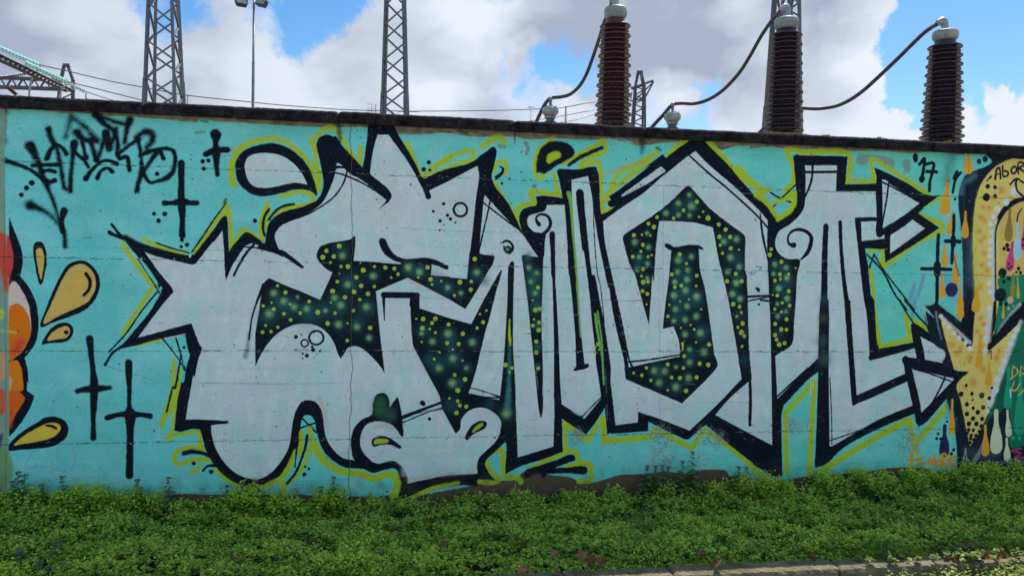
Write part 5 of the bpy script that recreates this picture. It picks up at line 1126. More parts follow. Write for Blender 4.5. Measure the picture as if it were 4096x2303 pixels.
# --- wires
def wire(label,pts,r,name='overhead_wire',m=None,cat='wire',grp='overhead wires'):
    P=spline(pts,6); t=link(name,tube_me(name,[p for p in P],r,m or M_wire,6)); t['label']=label; t['category']=cat; t['group']=grp; return t
wire('long overhead wire running from the top green glass string across behind the towers',[c0(395,668,50),c0(700,735,51),c0(1100,830,52),c0(1480,902,53),c0(1940,985,54),c0(2576,1052,55),depth(900+600/k0,1086/k0,56),depth(900+1200/k0,1130/k0,57),depth(900+1590/k0,1141/k0,57.5),depth(900+2000/k0,1151/k0,58),g0(0,95,58),g0(700,89,60),g0(1180,74,61),g0(1370,60,62),g0(1620,18,64),depth(2100+1105/2.586,1045/2.586,88)],.034)
wire('overhead wire sloping from the middle glass string down to the leftmost lattice tower',[c0(690,842,51),c0(850,880,51.5),c0(1150,955,52),c0(1480,1037,53),c0(1700,1085,54)],.034)
wire('short overhead wire sloping from the lowest glass string down behind the wall top',[c0(880,945,53),c0(1110,1020,54),c0(1300,1075,55)],.032)
wire('thin overhead wire left of the first brown column, rising to the upper pale string',[g0(900,200,58),g0(1180,160,59),g0(1400,122,60),g0(1560,92,60)],.028)
wire('thin overhead wire left of the first brown insulator column, lowest of the three there',[g0(1150,215,58),g0(1300,192,59),g0(1440,168,60)],.028)
wire('pale jumper cable hanging from the top glass string down past the truss gantry',[c0(425,680,50),c0(370,750,50),c0(325,830,50),c0(305,920,50),c0(298,1010,50)],.06,'jumper_cable',M_pipe,'cable','jumper cables at the far left')
wire('pale jumper cable hanging beside the peaked gantry post down to the wall top',[c0(665,880,50),c0(630,940,50),c0(605,1010,50)],.05,'jumper_cable',M_pipe,'cable','jumper cables at the far left')
def post(label,X,Ytop,D,r,cat='post',name='steel_post',m=None):
    p=depth(X,Ytop,D); o=link(name,tube_me(name,[Vector((0,0,GZ-p.z)),Vector((0,0,0))],r,m or M_steel_dark,8)); o.location=p; o['label']=label; o['category']=cat; return o
post('thin grey rod standing under the overhead wire left of the first brown insulator column',2100+425/2.586,1100/2.586,40,.05)
post('short thin rod just right of the left lattice tower, holding the overhead wire',1935/k0,985/k0,54,.05)
post('short bent rod below the lowest glass string at the left, by the wall top',888/k0,960/k0,53,.06)
def antenna(label,X,Yt,D,bars):
    p=depth(X,Yt,D); t=thing('roof_antenna',label,'antenna',(p.x,p.y,GZ)); link('mast',tube_me('mast',[(0,0,0),(0,0,p.z-GZ)],.03,M_steel,6),t)
    for dz,w in bars: link('antenna_bar',tube_me('antenna_bar',[(-w,0,p.z-GZ-dz),(w,0,p.z-GZ-dz)],.016,M_steel,5),t)
    for dz,w in bars[:2]: link('antenna_bar',tube_me('antenna_bar',[(w*.8,0,p.z-GZ-bars[0][0]),(w*.8,0,p.z-GZ-bars[-1][0])],.014,M_steel,5),t)
antenna('tiny television antenna on a thin mast just left of the square-on lattice tower',900+1513/k0,1074/k0,60,[(.02,.4),(.35,.35),(.55,.4),(.95,.4)])
antenna('tiny television antenna on a thin mast left of the first silver-capped insulator',1600+1085/2.069,400+55/2.069,60,[(.03,.2),(.1,.3)])
# --- floodlight mast
def mast():
    D=38.0; b=depth(1012,430,D); t=thing('floodlight_mast','slim grey mast carrying a pair of black floodlights at its top','light mast',(b.x,b.y,GZ))
    h=depth(1007,-14,D).z-GZ
    link('pole',tube_me('pole',[(0,0,0),(0,0,h*.5),(0,0,h*.5+.02),(0,0,h*.78),(0,0,h*.78+.02),(0,0,h)],[.105,.092,.078,.072,.060,.052],M_pole,14),t)
    link('crossbar',tube_me('crossbar',[(-.42,0,h-.12),(.42,0,h-.12)],.035,M_steel_dark,8),t)
    for X,Y,rot,tilt in ((966,13,.15,.05),(1047,15,-.5,.28)):
        p=depth(X,Y,D-.15)-Vector((b.x,b.y,GZ))
        V=[(-.29,-.10,-.17),(.29,-.10,-.17),(.29,-.10,.17),(-.29,-.10,.17),(-.22,.16,-.11),(.22,.16,-.11),(.22,.16,.11),(-.22,.16,.11)]
        o=link('floodlight',mesh('floodlight',V,[(0,1,2,3),(7,6,5,4),(0,4,5,1),(1,5,6,2),(2,6,7,3),(3,7,4,0)],M_black),t); o.location=p; o.rotation_euler=(-.5,tilt,rot)
        V=[(-.22,0,-.12),(.22,0,-.12),(.22,0,.12),(-.22,0,.12),(-.22,.01,-.12),(.22,.01,-.12),(.22,.01,.12),(-.22,.01,.12)]
        g=link('lens',mesh('lens',V,[(0,1,2,3),(7,6,5,4),(0,4,5,1),(1,5,6,2),(2,6,7,3),(3,7,4,0)],M_glassy),o); g.location=(0,-.115,0)
        s=link('bracket',tube_me('bracket',[(-.31,0,0),(-.31,.05,.24),(.31,.05,.24),(.31,0,0)],.018,M_steel_dark,6),o)
mast()
# --- brown porcelain columns
def shed_me(m):   # unit shed: drooping disc, rounded rim
    return lathe_me('shed',[(.50,.62),(.64,.46),(.85,.20),(.965,.03),(1.0,-.13),(.985,-.24),(.94,-.27),(.84,-.12),(.66,-.02),(.52,-.12)],m,40,cap=False)
def column(label,topX,capY0,capY1,firstY,botX,botY,D,rtop,rbot,capw,nlarge,m,pipe_dir,stub):
    cap0,cap1=depth(topX,capY0,D),depth(topX,capY1,D); f=depth(topX,firstY,D); b=depth(botX,botY,D)
    base=Vector((f.x*.5+b.x*.5,f.y*.5+b.y*.5,GZ)); t=thing('insulator_column',label,'insulator',base,'ribbed porcelain insulator columns behind the wall')
    zf=f.z-GZ; zb_=b.z-GZ; pitch=(zf-zb_)/(nlarge-1); SH=shed_me(m)
    total=int(math.ceil((zf-1.55)/pitch))
    for i in range(total):
        z=zf-i*pitch; k=(zf-z)/(zf-zb_); R=rtop+(rbot-rtop)*k
        for dz,s in ((0,1.0),(-pitch*.5,.90)):
            o=link('shed',SH,t); o.location=(0,0,z+dz); o.scale=(R*s,R*s,pitch*.62)
    zlow=zf-total*pitch
    link('core',lathe_me('core',[(rbot*.66,zlow-.02),(rtop*.66,zf),(rtop*.60,zf+pitch*.55),(rtop*.56,cap1.z-GZ)],m,32),t)
    zc0,zc1=cap0.z-GZ,cap1.z-GZ; hc=zc0-zc1; R=capw/2
    link('corona_cap',lathe_me('corona_cap',[(R*.55,zc1-.01),(R*.80,zc1+hc*.0),(R*.97,zc1+hc*.22),(R,zc1+hc*.5),(R*.98,zc1+hc*.82),(R*.90,zc1+hc*.97),(R*.80,zc0),(R*.3,zc0+.01)],M_white,40),t)
    # elbow lead-out
    P=[(0,0,zc0)]+[Vector(p)-base for p in stub]
    P[1]=Vector((0,0,P[1].z)) if False else P[1]
    link('elbow_pipe',tube_me('elbow_pipe',spline(P,5),.035*D/7.9,M_pipe,12),t)
    # flange, tank and steel support down to the ground
    link('flange',lathe_me('flange',[(rbot*1.2,zlow-.12),(rbot*1.2,zlow-.04),(rbot*.9,zlow-.02)],M_alu,32),t)
    link('tank',lathe_me('tank',[(rbot*1.35,.95),(rbot*1.45,1.0),(rbot*1.45,zlow-.18),(rbot*1.25,zlow-.12)],M_white,32),t)
    for sx in(-1,1):
        for sy in(-1,1):
            bar(BAR,'support_leg',base+Vector((sx*.26,sy*.26,0)),base+Vector((sx*.2,sy*.2,.97)),.09,t)
    f_=link('footing',box_me('footing',-.5,.5,-.5,.5,-.05,.12,M_conc),t)
    return base
DB=7.95
column('dark red-brown ribbed insulator column, leftmost of the three tall ones',2463,34,80,106,2449,495,DB,.158,.198,.236,11,M_porc,-1,[depth(2463,12,DB),depth(2462,-8,DB),depth(2456,-20,DB),depth(2449,3,DB+.15)])
column('dark brown ribbed insulator column in the middle, in front of a lattice tower',3147,78,122,143,3130,520,DB-.17,.158,.200,.238,11,M_porc_dark,-1,[depth(3149,50,DB-.17),depth(3148,34,DB-.17),depth(3140,29,DB-.17),depth(3124,42,DB-.17)])
column('dark ribbed insulator column on the right, standing against blue sky',3780,127,166,190,3766,545,DB-.32,.158,.205,.238,11,M_porc_dark,-1,[depth(3779,100,DB-.32),depth(3776,86,DB-.32),depth(3767,84,DB-.32),depth(3752,94,DB-.32)])
def s1(u,v,D): return depth(2100+u/2.586,v/2.586,D)
def s2(u,v,D): return depth(2500+u/2.586,v/2.586,D)
def s3(u,v,D): return depth(3296+u/2.414,v/2.414,D)
DC=8.6
def cable(label,pts,r=.021): return wire(label,pts,r,'power_cable',M_cable,'cable','thick power cables between the insulators')
cable('thick dark cable curving down from the left brown column to the first silver-capped insulator',[s1(905,8,DB+.15),s1(880,80,8.15),s1(820,230,8.3),s1(765,410,8.35),s1(700,600,8.4),s1(640,760,8.45),s1(565,890,8.5),s1(470,975,8.55),s1(380,1002,8.6),s1(300,1010,8.6),s1(255,1022,8.6),s1(200,1090,8.62),s1(155,1180,8.65),s1(118,1265,8.7),s1(90,1370,8.7),s1(80,1800,8.7)])
cable('thick dark cable sweeping down from the middle brown column to the second silver-capped insulator',[s2(1612,108,DB-.15),s2(1560,170,8.0),s2(1500,240,8.05),s2(1400,390,8.15),s2(1300,570,8.25),s2(1200,730,8.35),s2(1100,850,8.4),s2(1000,945,8.45),s2(900,1012,8.5),s2(800,1055,8.55),s2(700,1074,8.6),s2(580,1070,8.6),s2(490,1087,8.6),s2(400,1185,8.65),s2(280,1315,8.7),s2(180,1440,8.7),s2(150,1900,8.7)])
cable('thick dark cable sweeping down from the right column to behind the middle one',[s3(1085,240,DB-.3),s3(1040,265,7.75),s3(960,325,7.85),s3(850,430,7.95),s3(740,540,8.05),s3(620,655,8.15),s3(500,768,8.25),s3(380,875,8.35),s3(260,960,8.45),s3(130,1020,8.5),s3(0,1045,8.55),s2(1950,1125,8.6),s2(1815,1118,8.6),s2(1690,1120,8.65),s2(1560,1210,8.7),s2(1400,1365,8.7),s2(1300,1480,8.7),s2(1280,1900,8.7)])
def small_ins(label,fn,cx,stemtop,capc,capw,D,cx2):
    c=fn(cx,capc,D); t=thing('post_insulator',label,'insulator',(c.x,c.y,GZ),'small silver-capped post insulators')
    R=capw/2.586/3077*D/2; z=c.z-GZ; st=fn(cx,stemtop,D).z-GZ
    link('cap',lathe_me('cap',[(R*.45,z-R*.62),(R*.75,z-R*.5),(R*.97,z-R*.2),(R,z+R*.05),(R*.93,z+R*.3),(R*.7,z+R*.47),(R*.3,z+R*.52),(R*.2,z+R*.55)],M_alu,32),t)
    link('stem',lathe_me('stem',[(R*.17,z+R*.5),(R*.17,st-.02),(R*.27,st-.015),(R*.27,st+.01),(R*.1,st+.02)],M_alu,16),t)
    for k in range(7):
        A=k*math.pi*2/7+.3; b=link('bolt',tube_me('bolt',[(0,0,0),(0,0,R*.17)],R*.05,M_steel_dark,6),t); b.location=(math.cos(A)*R*.72,math.sin(A)*R*.72,z+R*.42)
        b=link('bolt',tube_me('bolt',[(0,0,0),(0,0,R*.12)],R*.05,M_steel_dark,6),t); b.location=(math.cos(A)*R*.6,math.sin(A)*R*.6,z-R*.72)
    link('collar',lathe_me('collar',[(R*.5,z-R*.9),(R*.66,z-R*.86),(R*.66,z-R*.62),(R*.5,z-R*.6)],M_alu,24),t)
    SH=shed_me(M_grey_ins); zz=z-R*1.25; n=int((zz-1.3)/(R*.30))
    for i in range(n):
        o=link('shed',SH,t); o.location=(0,0,zz-i*R*.30); o.scale=(R*(.72 if i%2==0 else .66),)*2+(R*.16,)
    link('core',lathe_me('core',[(R*.5,1.2),(R*.5,z-R*.85)],M_grey_ins,20),t)
    link('support_tube',lathe_me('support_tube',[(R*.7,0),(R*.7,1.22)],M_steel,16),t)
small_ins('small grey post insulator with a silver cap, left of the first brown column',s1,262,1020,1150,175,DC,0)
small_ins('small grey post insulator with a silver cap, between the left and middle brown columns',s2,491,1080,1212,176,DC,0)
small_ins('silver-capped post insulator hidden for the most part by the middle brown column',s2,1690,1115,1240,176,DC+.1,0)
# ---------------------------------------------------------------- plants on the verge
R=np.random.RandomState(21)
def leaf_verts(n):
    """n ovate leaves, 6 vertices each, unit length along +x, slight fold; returns (n,6,3)"""
    b=np.array([[0,0,0],[.35,.36,.05],[.35,-.36,.05],[.72,.26,.03],[.72,-.26,.03],[1.0,0,-.06]],float)
    return np.repeat(b[None],n,0)
LQ=np.array([[0,2,4,3],[0,3,1,1],[3,4,5,5]])
def place_leaves(P,yaw,pitch,roll,size,wid):
    n=len(P); L=leaf_verts(n)*np.stack([size,size*wid,size],-1)[:,None,:]
    cr,sr=np.cos(roll),np.sin(roll); y=L[...,1]*cr[:,None]-L[...,2]*sr[:,None]; z=L[...,1]*sr[:,None]+L[...,2]*cr[:,None]; x=L[...,0]
    cp,sp=np.cos(pitch)[:,None],np.sin(pitch)[:,None]; x2=x*cp-z*sp; z2=x*sp+z*cp
    cy,sy=np.cos(yaw)[:,None],np.sin(yaw)[:,None]; X=x2*cy-y*sy; Y=x2*sy+y*cy
    return np.stack([X,Y,z2],-1)+P[:,None,:]
TRI=np.array([[0,2,1],[1,2,4],[1,4,3],[3,4,5]])
def leaves_mesh(name,P,yaw,pitch,roll,size,wid,tint,m):
    V=place_leaves(P,yaw,pitch,roll,size,wid); n=len(P)
    Fc=(TRI[None]+np.arange(n)[:,None,None]*6).reshape(-1,3)
    return V.reshape(-1,3),Fc,np.repeat(tint,6)
def hnoise(x,y,s,seed):
    g=fbm(512,128,s,s,seed,3); i=np.clip(((x+4.6)/11*511).astype(int),0,511); j=np.clip(((y+1.6)/1.8*127).astype(int),0,127); return g[j,i]
HN={}
def hn(x,y,s,seed):
    if (s,seed) not in HN: HN[(s,seed)]=fbm(1100,190,s,s,seed,4)
    g=HN[(s,seed)]; i=np.clip(((x+4.6)*100).astype(int),0,1099); j=np.clip(((y+1.7)*100).astype(int),0,189); return g[j,i]
def cover_patch(name,label,N,x0,x1,y0,y1,hfun,m,size=(.008,.016),seed=1,keep=None,zfun=None,pairs=4,lean=.35):
    r=np.random.RandomState(seed); x=r.uniform(x0,x1,N); y=r.uniform(y0,y1,N)
    if keep is not None: k=r.rand(N)<keep(x,y); x,y=x[k],y[k]; 
    N=len(x); h=hfun(x,y)*r.uniform(.72,1.12,N); z0=(zfun or (lambda a,b:gh(a,b)))(x,y)
    lx,ly=r.normal(0,lean,N),r.normal(0,lean,N)-.08
    Ps=[];ya=[];pi_=[];ro=[];sz=[];wd=[];ti=[]; tt=r.rand(N)
    for i in range(pairs*2):
        f=1-(i//2)*.17-r.rand(N)*.05; f=np.clip(f,.15,1)
        a=(i%2)*math.pi+(i//2)*1.57+r.normal(0,.35,N)+tt*6.28
        P=np.stack([x+lx*h*f,y+ly*h*f,z0+h*f],-1); s=r.uniform(size[0],size[1],N)*(.62 if i<2 else 1.0)
        Ps.append(P);ya.append(a);pi_.append(r.normal(.28 if i>1 else .7,.28,N));ro.append(r.normal(0,.3,N));sz.append(s);wd.append(r.uniform(.95,1.4,N))
        ti.append(np.clip((tt*.35+(.42 if i<2 else (.22 if i<4 else 0))+r.normal(0,.12,N)+(h-.07)*3.0+np.clip(-y-.45,0,.8)*.35-.08),0,1)*.9)  # upper leaves of each sprig tinted brighter: light on the tops painted in
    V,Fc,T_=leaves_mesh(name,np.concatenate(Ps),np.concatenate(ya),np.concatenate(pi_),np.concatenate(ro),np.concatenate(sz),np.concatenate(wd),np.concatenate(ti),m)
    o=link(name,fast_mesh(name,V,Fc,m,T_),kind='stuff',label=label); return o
def cover_h(x,y):
    edge=np.clip((y+1.23)/.14,0.15,1)                    # thins out at the kerb
    wallside=np.clip((y+.42)/.42,0,1)
    bare=np.clip((hn(x,y,16,3)-.30)*6,0.12,1)
    left=np.clip((-.9-x)/1.6,0,1)
    cl=np.clip((hn(x,y,13,5)-.34)*3.2,0,1)
    return (.030+.062*cl+.035*hn(x,y,6,9)+(.020+.05*np.clip((hn(x,y,9,15)-.45)*4,0,1))*wallside+.02*left)*edge*(.3+.7*bare)
BARE=[(gpt(X,Y,-.13),r_) for X,Y,r_ in ((2380,2215,.10),(1045,2165,.09),(1930,2260,.12),(3650,2110,.07),(1990,2200,.08),(1650,2235,.10),(930,2260,.08),(3880,2090,.06),(380,2250,.06),(2900,2190,.05))]
def bare_(x,y): return np.clip(1-sum(np.exp(-(((x-a[0])/(r_*1.7))**2+((y-a[1])/(r_*.6))**2)) for a,r_ in BARE),0,1)
def dens(x,y): return bare_(x,y)* np.clip(.25+2.2*(hn(x,y,12,31)-.25),.08,1)
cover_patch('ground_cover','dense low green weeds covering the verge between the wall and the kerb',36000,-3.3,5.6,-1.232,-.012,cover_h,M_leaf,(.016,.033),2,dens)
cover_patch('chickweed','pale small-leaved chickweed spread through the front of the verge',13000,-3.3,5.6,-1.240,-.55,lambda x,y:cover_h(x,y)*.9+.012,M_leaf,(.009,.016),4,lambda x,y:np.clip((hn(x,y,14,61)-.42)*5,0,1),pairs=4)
# taller bushes of weeds up against the wall
TW_=[(60,1950,.07),(150,1938,.05),(265,1945,.06),(330,1932,.06),(405,1928,.05),(545,1955,.07),(640,1965,.05),(960,1942,.06),(1010,1928,.06),(1110,1960,.05),(1300,1948,.05),(1345,1950,.05),(1500,1990,.05),(1620,1995,.06),(2060,1965,.05),(2110,1960,.05),(2270,1970,.05),(2350,1975,.05),(2460,1945,.05),(2650,1925,.07),(2850,1925,.06),(2960,1880,.06),(3050,1885,.06),(3130,1915,.05),(3290,1882,.06),(3360,1890,.06),(3440,1868,.07),(3530,1886,.06),(3640,1866,.05),(3712,1852,.03),(3800,1872,.05),(3880,1842,.08),(3960,1850,.08),(4060,1845,.07)]
TWx=[(at(X,Y,-.08)[0],at(X,Y,-.08)[2],w_) for X,Y,w_ in TW_]
def twk(x,y): return np.clip(sum(np.exp(-((x-a)/w_)**2) for a,b,w_ in TWx),0,1)*np.exp(-((y+.09)/.07)**2)
def twh(x,y):
    g=gh(x,y); h=np.zeros_like(x)
    for a,b,w_ in TWx: h=np.maximum(h,(b-g)*np.exp(-((x-a)/(w_*1.3))**2))
    return np.clip(h,.03,.35)
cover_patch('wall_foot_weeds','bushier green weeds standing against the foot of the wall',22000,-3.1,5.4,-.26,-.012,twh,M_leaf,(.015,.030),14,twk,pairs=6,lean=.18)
# weeds growing over the kerb at the right, catching the sun
def kz(x,y): return np.where(y>-1.385,-.140,-.285)
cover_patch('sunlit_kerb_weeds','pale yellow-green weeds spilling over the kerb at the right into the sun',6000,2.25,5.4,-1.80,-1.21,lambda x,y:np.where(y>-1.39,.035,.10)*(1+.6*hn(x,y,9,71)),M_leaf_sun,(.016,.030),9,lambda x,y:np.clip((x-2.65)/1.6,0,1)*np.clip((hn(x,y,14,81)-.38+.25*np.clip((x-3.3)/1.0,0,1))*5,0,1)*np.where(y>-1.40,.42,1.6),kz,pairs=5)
# grass
def grass(name,label,patches,m,seed):
    r=np.random.RandomState(seed); V=[];Fc=[];Tn=[]
    for (cx,cy,rx,ry,n,h) in patches:
        x=cx+r.normal(0,rx,n); y=np.clip(cy+r.normal(0,ry,n),-1.25,-.03); z=gh(x,y); hh=h*r.uniform(.5,1.25,n); a=r.uniform(0,6.28,n); w_=r.uniform(.0014,.003,n)
        la=r.uniform(0,6.28,n); lm=hh*r.uniform(.15,.75,n)
        for i in range(n):
            dx,dy=math.cos(a[i])*w_[i],math.sin(a[i])*w_[i]; b=len(V)
            for f,wf in ((0,1),(.4,.9),(.75,.6),(1,.08)):
                ox,oy=math.cos(la[i])*lm[i]*f*f,math.sin(la[i])*lm[i]*f*f; zz_=z[i]+hh[i]*(f-.18*f*f)
                V.append((x[i]+ox-dx*wf,y[i]+oy-dy*wf,zz_)); V.append((x[i]+ox+dx*wf,y[i]+oy+dy*wf,zz_))
            for k in range(3): q=b+k*2; Fc.append((q,q+1,q+3,q+2))
            Tn+= [r.rand()*.8]*8
    return link(name,fast_mesh(name,np.array(V),np.array(Fc),m,np.array(Tn)),kind='stuff',label=label)
def gp(X,Y,z=-.12):
    a=gpt(X,Y,z); return a
gpl=[]
for (X,Y,rx,ry,n,h) in ((1480,2150,.28,.10,650,.09),(1620,2180,.14,.06,260,.10),(1420,2120,.12,.08,200,.09),(2210,2180,.06,.05,120,.12),(2480,2080,.10,.08,160,.10),(2560,2190,.05,.04,110,.12),(2900,2190,.14,.05,420,.10),(3290,2170,.12,.05,260,.10),(3540,2190,.09,.05,280,.11),(3560,2120,.14,.05,200,.09),(3880,2150,.16,.06,380,.11),(3980,2060,.22,.07,360,.10),(3990,1890,.10,.03,90,.15),(3340,2010,.05,.04,70,.10),(400,2190,.5,.12,160,.10),(2250,2020,.3,.12,200,.09),(2760,1980,.25,.08,220,.09),(3700,1990,.5,.10,420,.09)):
    a=gp(X,Y); gpl.append((a[0],a[1],rx,ry,n,h))
grass('grass','tufts of thin green grass growing up through the verge weeds',gpl,M_grass,6)
grass('dry_stalks','thin straw coloured stalks lying among the verge weeds',[(a_,-.62,.35,.3,26,.11) for a_ in (-1.6,-.7,.2,1.1,2.0,2.9,3.9)]+[(gp(2390,2200)[0],-1.12,.09,.04,60,.07),(gp(1045,2165)[0],-.9,.10,.04,40,.06)],M_straw,16)
grass('long_grass','sparse longer grass blades standing above the verge weeds',[(a_,-.55,.4,.32,55,.17) for a_ in (-2,-1.2,-.4,.4,1.2,2.0,2.8,3.6,4.4)],M_grass,17)
# single tall blade at the left and yellow moss bits
def blade(label,X0,Y0,X1,Y1,y,w_=.004,m=None):
    p0=Vector(at(X0,Y0,y)); p1=Vector(at(X1,Y1,y)); p0.z=float(gh(np.array(p0.x),np.array(y)))
    P=spline([p0,p0.lerp(p1,.5)+Vector((-.008,.0,.0)),p1],4); V=[];n=len(P)
    for i,p in enumerate(P):
        q=w_*(1-(i/(n-1))**2*.9); V+=[p+Vector((-q,0,0)),p+Vector((0,.001,0)),p+Vector((q,0,0))]
    Fc=[]
    for i in range(n-1): a=i*3; Fc+=[(a,a+1,a+4,a+3),(a+1,a+2,a+5,a+4)]
    o=link('grass_blade',mesh('grass_blade',V,Fc,m or M_grass)); o['label']=label; o['category']='grass blade'; return o
blade('single long pale grass blade standing up in the left part of the verge',665/2.576,1800+1080/2.576,610/2.576,1800+745/2.576,-.75,.006,M_leaf_sun)
# dead-nettles: stem, paired leaves, flower whorls
def dead_nettle(label,X,Y,y,hmin,seed):
    r=random.Random(seed); p=Vector(at(X,Y,y)); g=float(gh(np.array(p.x),np.array(y))); h=max(p.z-g,hmin); base=Vector((p.x+r.uniform(-.02,.02),y,p.z-h))
    t=thing('dead_nettle',label,'plant',base,'purple dead-nettles in the verge'); tip=p-base
    mid=tip*.5+Vector((r.uniform(-.012,.012),0,0)); S=spline([Vector((0,0,0)),mid,tip],5)
    link('stem',tube_me('stem',S,[.0028-.0015*i/len(S) for i in range(len(S))],M_stem,6),t)
    nl=max(4,int(h/.026)); 
    for k in range(nl):
        f=1-.02-(k/nl)**.8*.75; c=tip*f if f>.5 else mid*(f/.5); s=.026+.026*min(1,k/3)
        for j in range(2+ (2 if k==0 else 0)):
            a=j*(math.pi if k else math.pi/2)+k*1.57+r.uniform(-.3,.3)
            V=place_leaves(np.array([c]),np.array([a]),np.array([r.uniform(-.5,.1) if k else -.2]),np.array([r.uniform(-.3,.3)]),np.array([s]),np.array([1.15]))[0]
            me=mesh('leaf',[tuple(v) for v in V],[tuple(q) for q in TRI],M_nettle); a_=me.attributes.new('tint','FLOAT','POINT'); a_.data.foreach_set('value',[max(0,.5-k*.2)]*6); link('leaf',me,t)
    V=[];Fc=[]
    for k in range(20):
        a=r.uniform(0,6.28); z=tip.z-r.uniform(.004,.035); rr_=r.uniform(.004,.012); c=Vector((tip.x*(z/tip.z)+math.cos(a)*rr_,tip.y+math.sin(a)*rr_,z)); o_=Vector((math.cos(a),math.sin(a),.8))*r.uniform(.005,.010); s_=Vector((-math.sin(a),math.cos(a),0))*.0050
        b=len(V); V+=[c-s_*.4,c+s_*.4,c+o_+s_,c+o_*1.1,c+o_-s_]; Fc.append((b,b+1,b+2,b+3,b+4))
    link('flower',mesh('flower',V,Fc,M_flower),t)
U_=lambda u,v:(u/2.576,1800+v/2.576); V_=lambda u,v:(1000+u/2.576,1800+v/2.576); Q_=lambda u,v:(2000+u/2.576,1800+v/2.576)
NET=[(U_(190,215),-.10,'tallest dead-nettle near the left edge, its purple top against the turquoise'),
(U_(258,245),-.10,'dead-nettle close beside the tallest one at the left edge, slightly shorter'),
(U_(130,312),-.12,'low purple-topped dead-nettle at the very left, below the pair of tall ones'),
(U_(642,262),-.10,'dead-nettle standing alone left of the lower black cross with the long foot'),
(U_(432,345),-.10,'short dead-nettle between the left pair and the lone one, at the wall foot'),
(U_(1412,292),-.10,'dead-nettle just right of the foot of the long black cross'),
(U_(1732,270),-.10,'dead-nettle below the lime strokes, left of the first big white letter'),
(U_(1740,425),-.16,'low dead-nettle in front of the one below the lime strokes'),
(U_(2345,352),-.12,'purple-flowered dead-nettle under the round belly of the first white letter, left one'),
(U_(2500,330),-.12,'leafy dead-nettle under the round belly of the first white letter, right one'),
(V_(60,300),-.08,'leafy dead-nettle rising over the black belly outline of the first white letter'),
(V_(860,265),-.08,'tall dead-nettle in front of the turquoise patch right of the belly, beside the crack'),
(V_(735,370),-.08,'shorter dead-nettle left of the tall one beside the crack'),
(Q_(600,345),-.06,'single upright dead-nettle against the bare brown foot of the wall in mid picture'),
(Q_(1520,148),-.08,'dead-nettle at the left end of the purple clump near the flaking grey paint'),
(Q_(1602,152),-.09,'dead-nettle second from the left in the purple clump near the flaking grey paint'),
(Q_(1672,140),-.07,'dead-nettle with broad purple head in the middle of the clump by the flaking grey paint'),
(Q_(1738,162),-.08,'thin dead-nettle right of the broad-headed one in the purple clump'),
(Q_(1880,105),-.08,'dead-nettle directly left of the tallest leaning one in the clump'),
(Q_(1985,8),-.06,'tallest dead-nettle of all, leaning right above the clump against turquoise paint'),
(Q_(1855,212),-.13,'low purple dead-nettle at the foot of the tallest leaning one'),
(Q_(2035,205),-.06,'thin low dead-nettle against the brown wall foot, right of the tallest one'),
(Q_(1640,270),-.14,'dead-nettle low in the front of the purple clump'),
(Q_(1455,345),-.12,'bright purple-flowered dead-nettle low in front of the brown strip, left of the clump'),
(Q_(2455,160),-.08,'dead-nettle under the point of the black letter spike at the right, left of two'),
(Q_(2540,165),-.08,'dead-nettle under the point of the black letter spike at the right, right of two'),
(U_(205,1010),-.95,'purple-flowered dead-nettle in the foreground at the left edge'),
(U_(575,940),-.88,'dead-nettle with dull purple head beside the long grass blade'),
(U_(645,1165),-1.05,'bright purple dead-nettle low in the left foreground, near the bottom edge'),
(U_(500,1190),-1.03,'dull purple dead-nettle left of the bright one near the bottom edge'),
(U_(405,1130),-1.0,'dead-nettle between the left edge flower and the bottom bright one'),
(U_(1762,1160),-1.02,'greenish dead-nettle in the foreground left of the dry brown leaf'),
(V_(395,985),-.90,'dead-nettle in the foreground below the crack, left of centre'),
(V_(262,1090),-.98,'small dead-nettle in the foreground left of the crack, near the bottom'),
(V_(852,1080),-.95,'purple-topped dead-nettle in the foreground below the crack, right of centre'),
(V_(1365,1040),-.93,'dead-nettle beside the grass tuft in the middle foreground'),
(Q_(1500,548),-.32,'small purple dead-nettle head low in the weeds, under the brown strip')]
for i,((X,Y),y,lab) in enumerate(NET): dead_nettle(lab,X,Y,y,.06 if y<-.5 else .09,100+i)
# fallen plane leaves
def plane_leaf(label,X,Y,size,seed,m,stand=.5):
    r=random.Random(seed); a=gpt(X,Y,-.115); 
    y=min(a[1],-.05)
    p=Vector(at(X,Y,y))
    out_=[]; n=30
    for i in range(n):
        A=2*math.pi*i/n; lob=abs(math.cos(2.5*(A-math.pi/2)))**1.1; rr_=.62+.38*lob+r.uniform(-.05,.05)
        if abs(A-3*math.pi/2)<.35: rr_*=.45
        out_.append((math.cos(A)*rr_,math.sin(A)*rr_))
    cz=r.uniform(.7,2.0); cx=r.uniform(-.3,1.6)
    def bend(u,v): return (u,v,cz*.28*(u*u)+cx*.25*v*v*(1 if v>0 else -.4)+r.uniform(-.03,.03)-.06)
    V=[bend(0,-.1)]; 
    for k in (.5,1): V+= [bend(u*k,v*k) for u,v in out_]
    Fc=[(0,1+i,1+(i+1)%n) for i in range(n)]+[(1+i,1+n+i,1+n+(i+1)%n,1+(i+1)%n) for i in range(n)]
    me=mesh('fallen_leaf',[(Vector(v)*size/2) for v in V],Fc,m,True)
    o=link('fallen_leaf',me); o.location=p+Vector((0,0,.008)); o.rotation_euler=(stand+r.uniform(-.25,.35),r.uniform(-.45,.45),r.uniform(-3,3)); o['label']=label; o['category']='leaf'; o['group']='dry leaves fallen on the verge'
    o2=link('leaf_stalk',tube_me('leaf_stalk',[Vector((0,-.25,0))*size/2,Vector((.05,-.8,.1))*size/2,Vector((.1,-1.35,-.1))*size/2],.0012,M_stem,5),o)
R_=lambda u,v:(3096+u/2.401,1700+v/2.401)
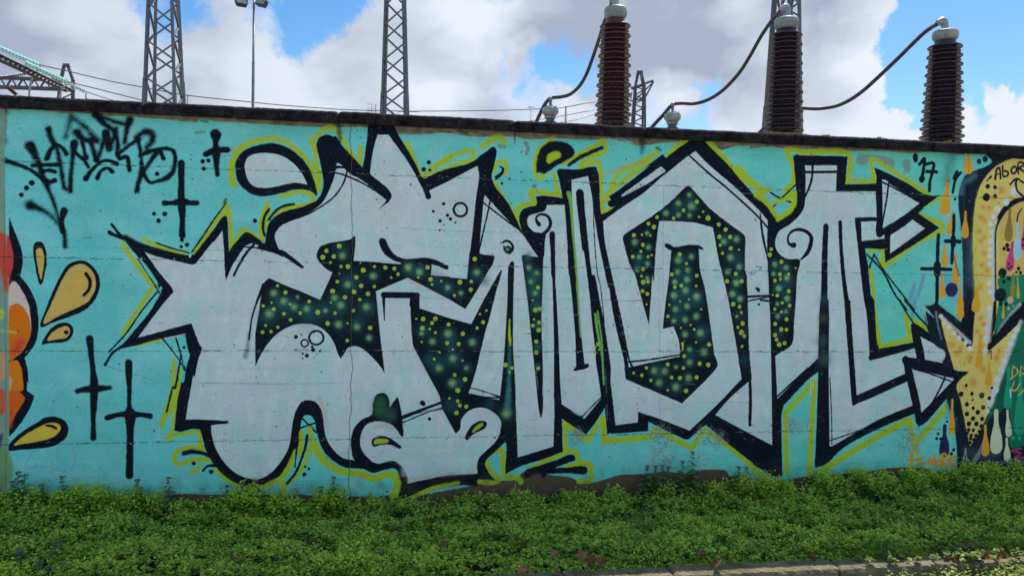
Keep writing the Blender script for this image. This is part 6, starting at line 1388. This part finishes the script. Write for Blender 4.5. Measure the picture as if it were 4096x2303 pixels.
LV=[(Q_(1545,425),.075,M_dry,'curled brown leaf high on the weeds below the purple flower clump'),(Q_(2470,415),.065,M_dry,'dark red leaf under the two flowers below the black spike'),
(Q_(1080,840),.095,M_dry,'large red-brown leaf standing upright alone in the middle of the weeds'),(Q_(560,1082),.060,M_dry2,'small orange-brown leaf left of the leaf pile near the kerb'),
(Q_(845,1105),.085,M_dry2,'pale orange leaf in the leaf pile near the kerb, left in the pile'),(Q_(945,1062),.050,M_dry2,'small pale leaf at the top of the leaf pile near the kerb'),
(Q_(940,1145),.075,M_dry,'dark brown leaf in the middle of the leaf pile near the kerb'),(Q_(1035,1160),.065,M_dry,'dark brown leaf at the right end of the leaf pile near the kerb'),
(Q_(740,1070),.050,M_dry,'dark scrap of leaf just left of the leaf pile near the kerb'),(Q_(215,985),.060,M_dry,'dull brown leaf half sunk in weeds left of the leaf pile'),
(Q_(225,1257),.060,M_dry2,'pale leaf lying at the kerb edge, leftmost of those at the bottom centre'),(Q_(295,1255),.050,M_dry2,'pale leaf touching the leftmost one at the kerb edge'),(Q_(575,1247),.055,M_dry2,'pale leaf lying at the kerb edge below the small orange-brown leaf'),
(Q_(2070,1085),.070,M_dry,'brown leaf half hidden in weeds above the kerb, left of the big kerb leaf'),(Q_(2235,1190),.090,M_dry,'big brown leaf lying against the kerb right of the sunlit yellow tuft'),
(Q_(1300,700),.045,M_dry,'small dark leaf low in the weeds right of the upright red-brown one'),
(V_(1200,650),.075,M_dry2,'orange-brown leaf in the weeds just right of the crack'),(V_(1310,628),.045,M_dry2,'small pale orange leaf beside the orange-brown one near the crack'),
(V_(1700,885),.065,M_dry,'dark purple-brown leaf in the weeds right of the grass tuft'),(V_(1855,815),.050,M_dry,'small dark leaf above and right of the purple-brown one'),(V_(2000,985),.060,M_dry,'reddish leaf half sunk in the weeds right of the purple-brown one'),
(V_(60,1000),.060,M_dry,'dark leaf on bare soil below the belly of the first letter'),
(U_(930,585),.040,M_dry,'tiny red leaf in the weeds at upper left, below the long cross'),(U_(1690,870),.050,M_dry,'brown leaf deep in the left weeds, below the lime strokes'),
(U_(2420,1165),.085,M_dry,'large purple-brown leaf in the left foreground, beside dark soil'),(U_(700,1232),.065,M_dry,'brown leaf at the bottom edge right of the bright purple flower'),
(U_(75,1200),.060,M_dry,'dull red leaf in the bottom left corner'),(U_(2510,1020),.050,M_dry,'dark leaf above the large purple-brown one in the left foreground'),(U_(2010,1255),.060,M_dry2,'light brown leaf at the bottom edge left of the large purple-brown one'),
(U_(90,480),.060,M_dry,'dark red leaf near the wall foot at the left edge'),
(R_(190,625),.065,M_dry,'dark red leaf high in the weeds at right, below the black letter foot'),(R_(350,1275),.075,M_dry,'red-brown leaf resting at the kerb at right, left of the sunlit weeds'),
(R_(1310,985),.070,M_dry,'nearly black leaf in the middle of the right-hand weeds'),(R_(1905,935),.065,M_dry,'nearly black leaf above the long pale one at right'),(R_(2020,1010),.080,M_dry2,'long pale leaf lying flat in the right-hand weeds'),
(R_(1890,1160),.080,M_dry,'brown leaf behind the kerb at right, above the orange moss'),(R_(1570,1160),.050,M_dry,'small brown leaf behind the kerb left of the one above the orange moss'),(R_(1520,600),.045,M_dry,'small red leaf high at right, below the orange lettering'),(R_(2065,690),.050,M_dry,'small dark red leaf at the far right, under the green mural corner')]
for i,((X,Y),s,m,lab) in enumerate(LV): plane_leaf(lab,X,Y,s,300+i,m,.75)
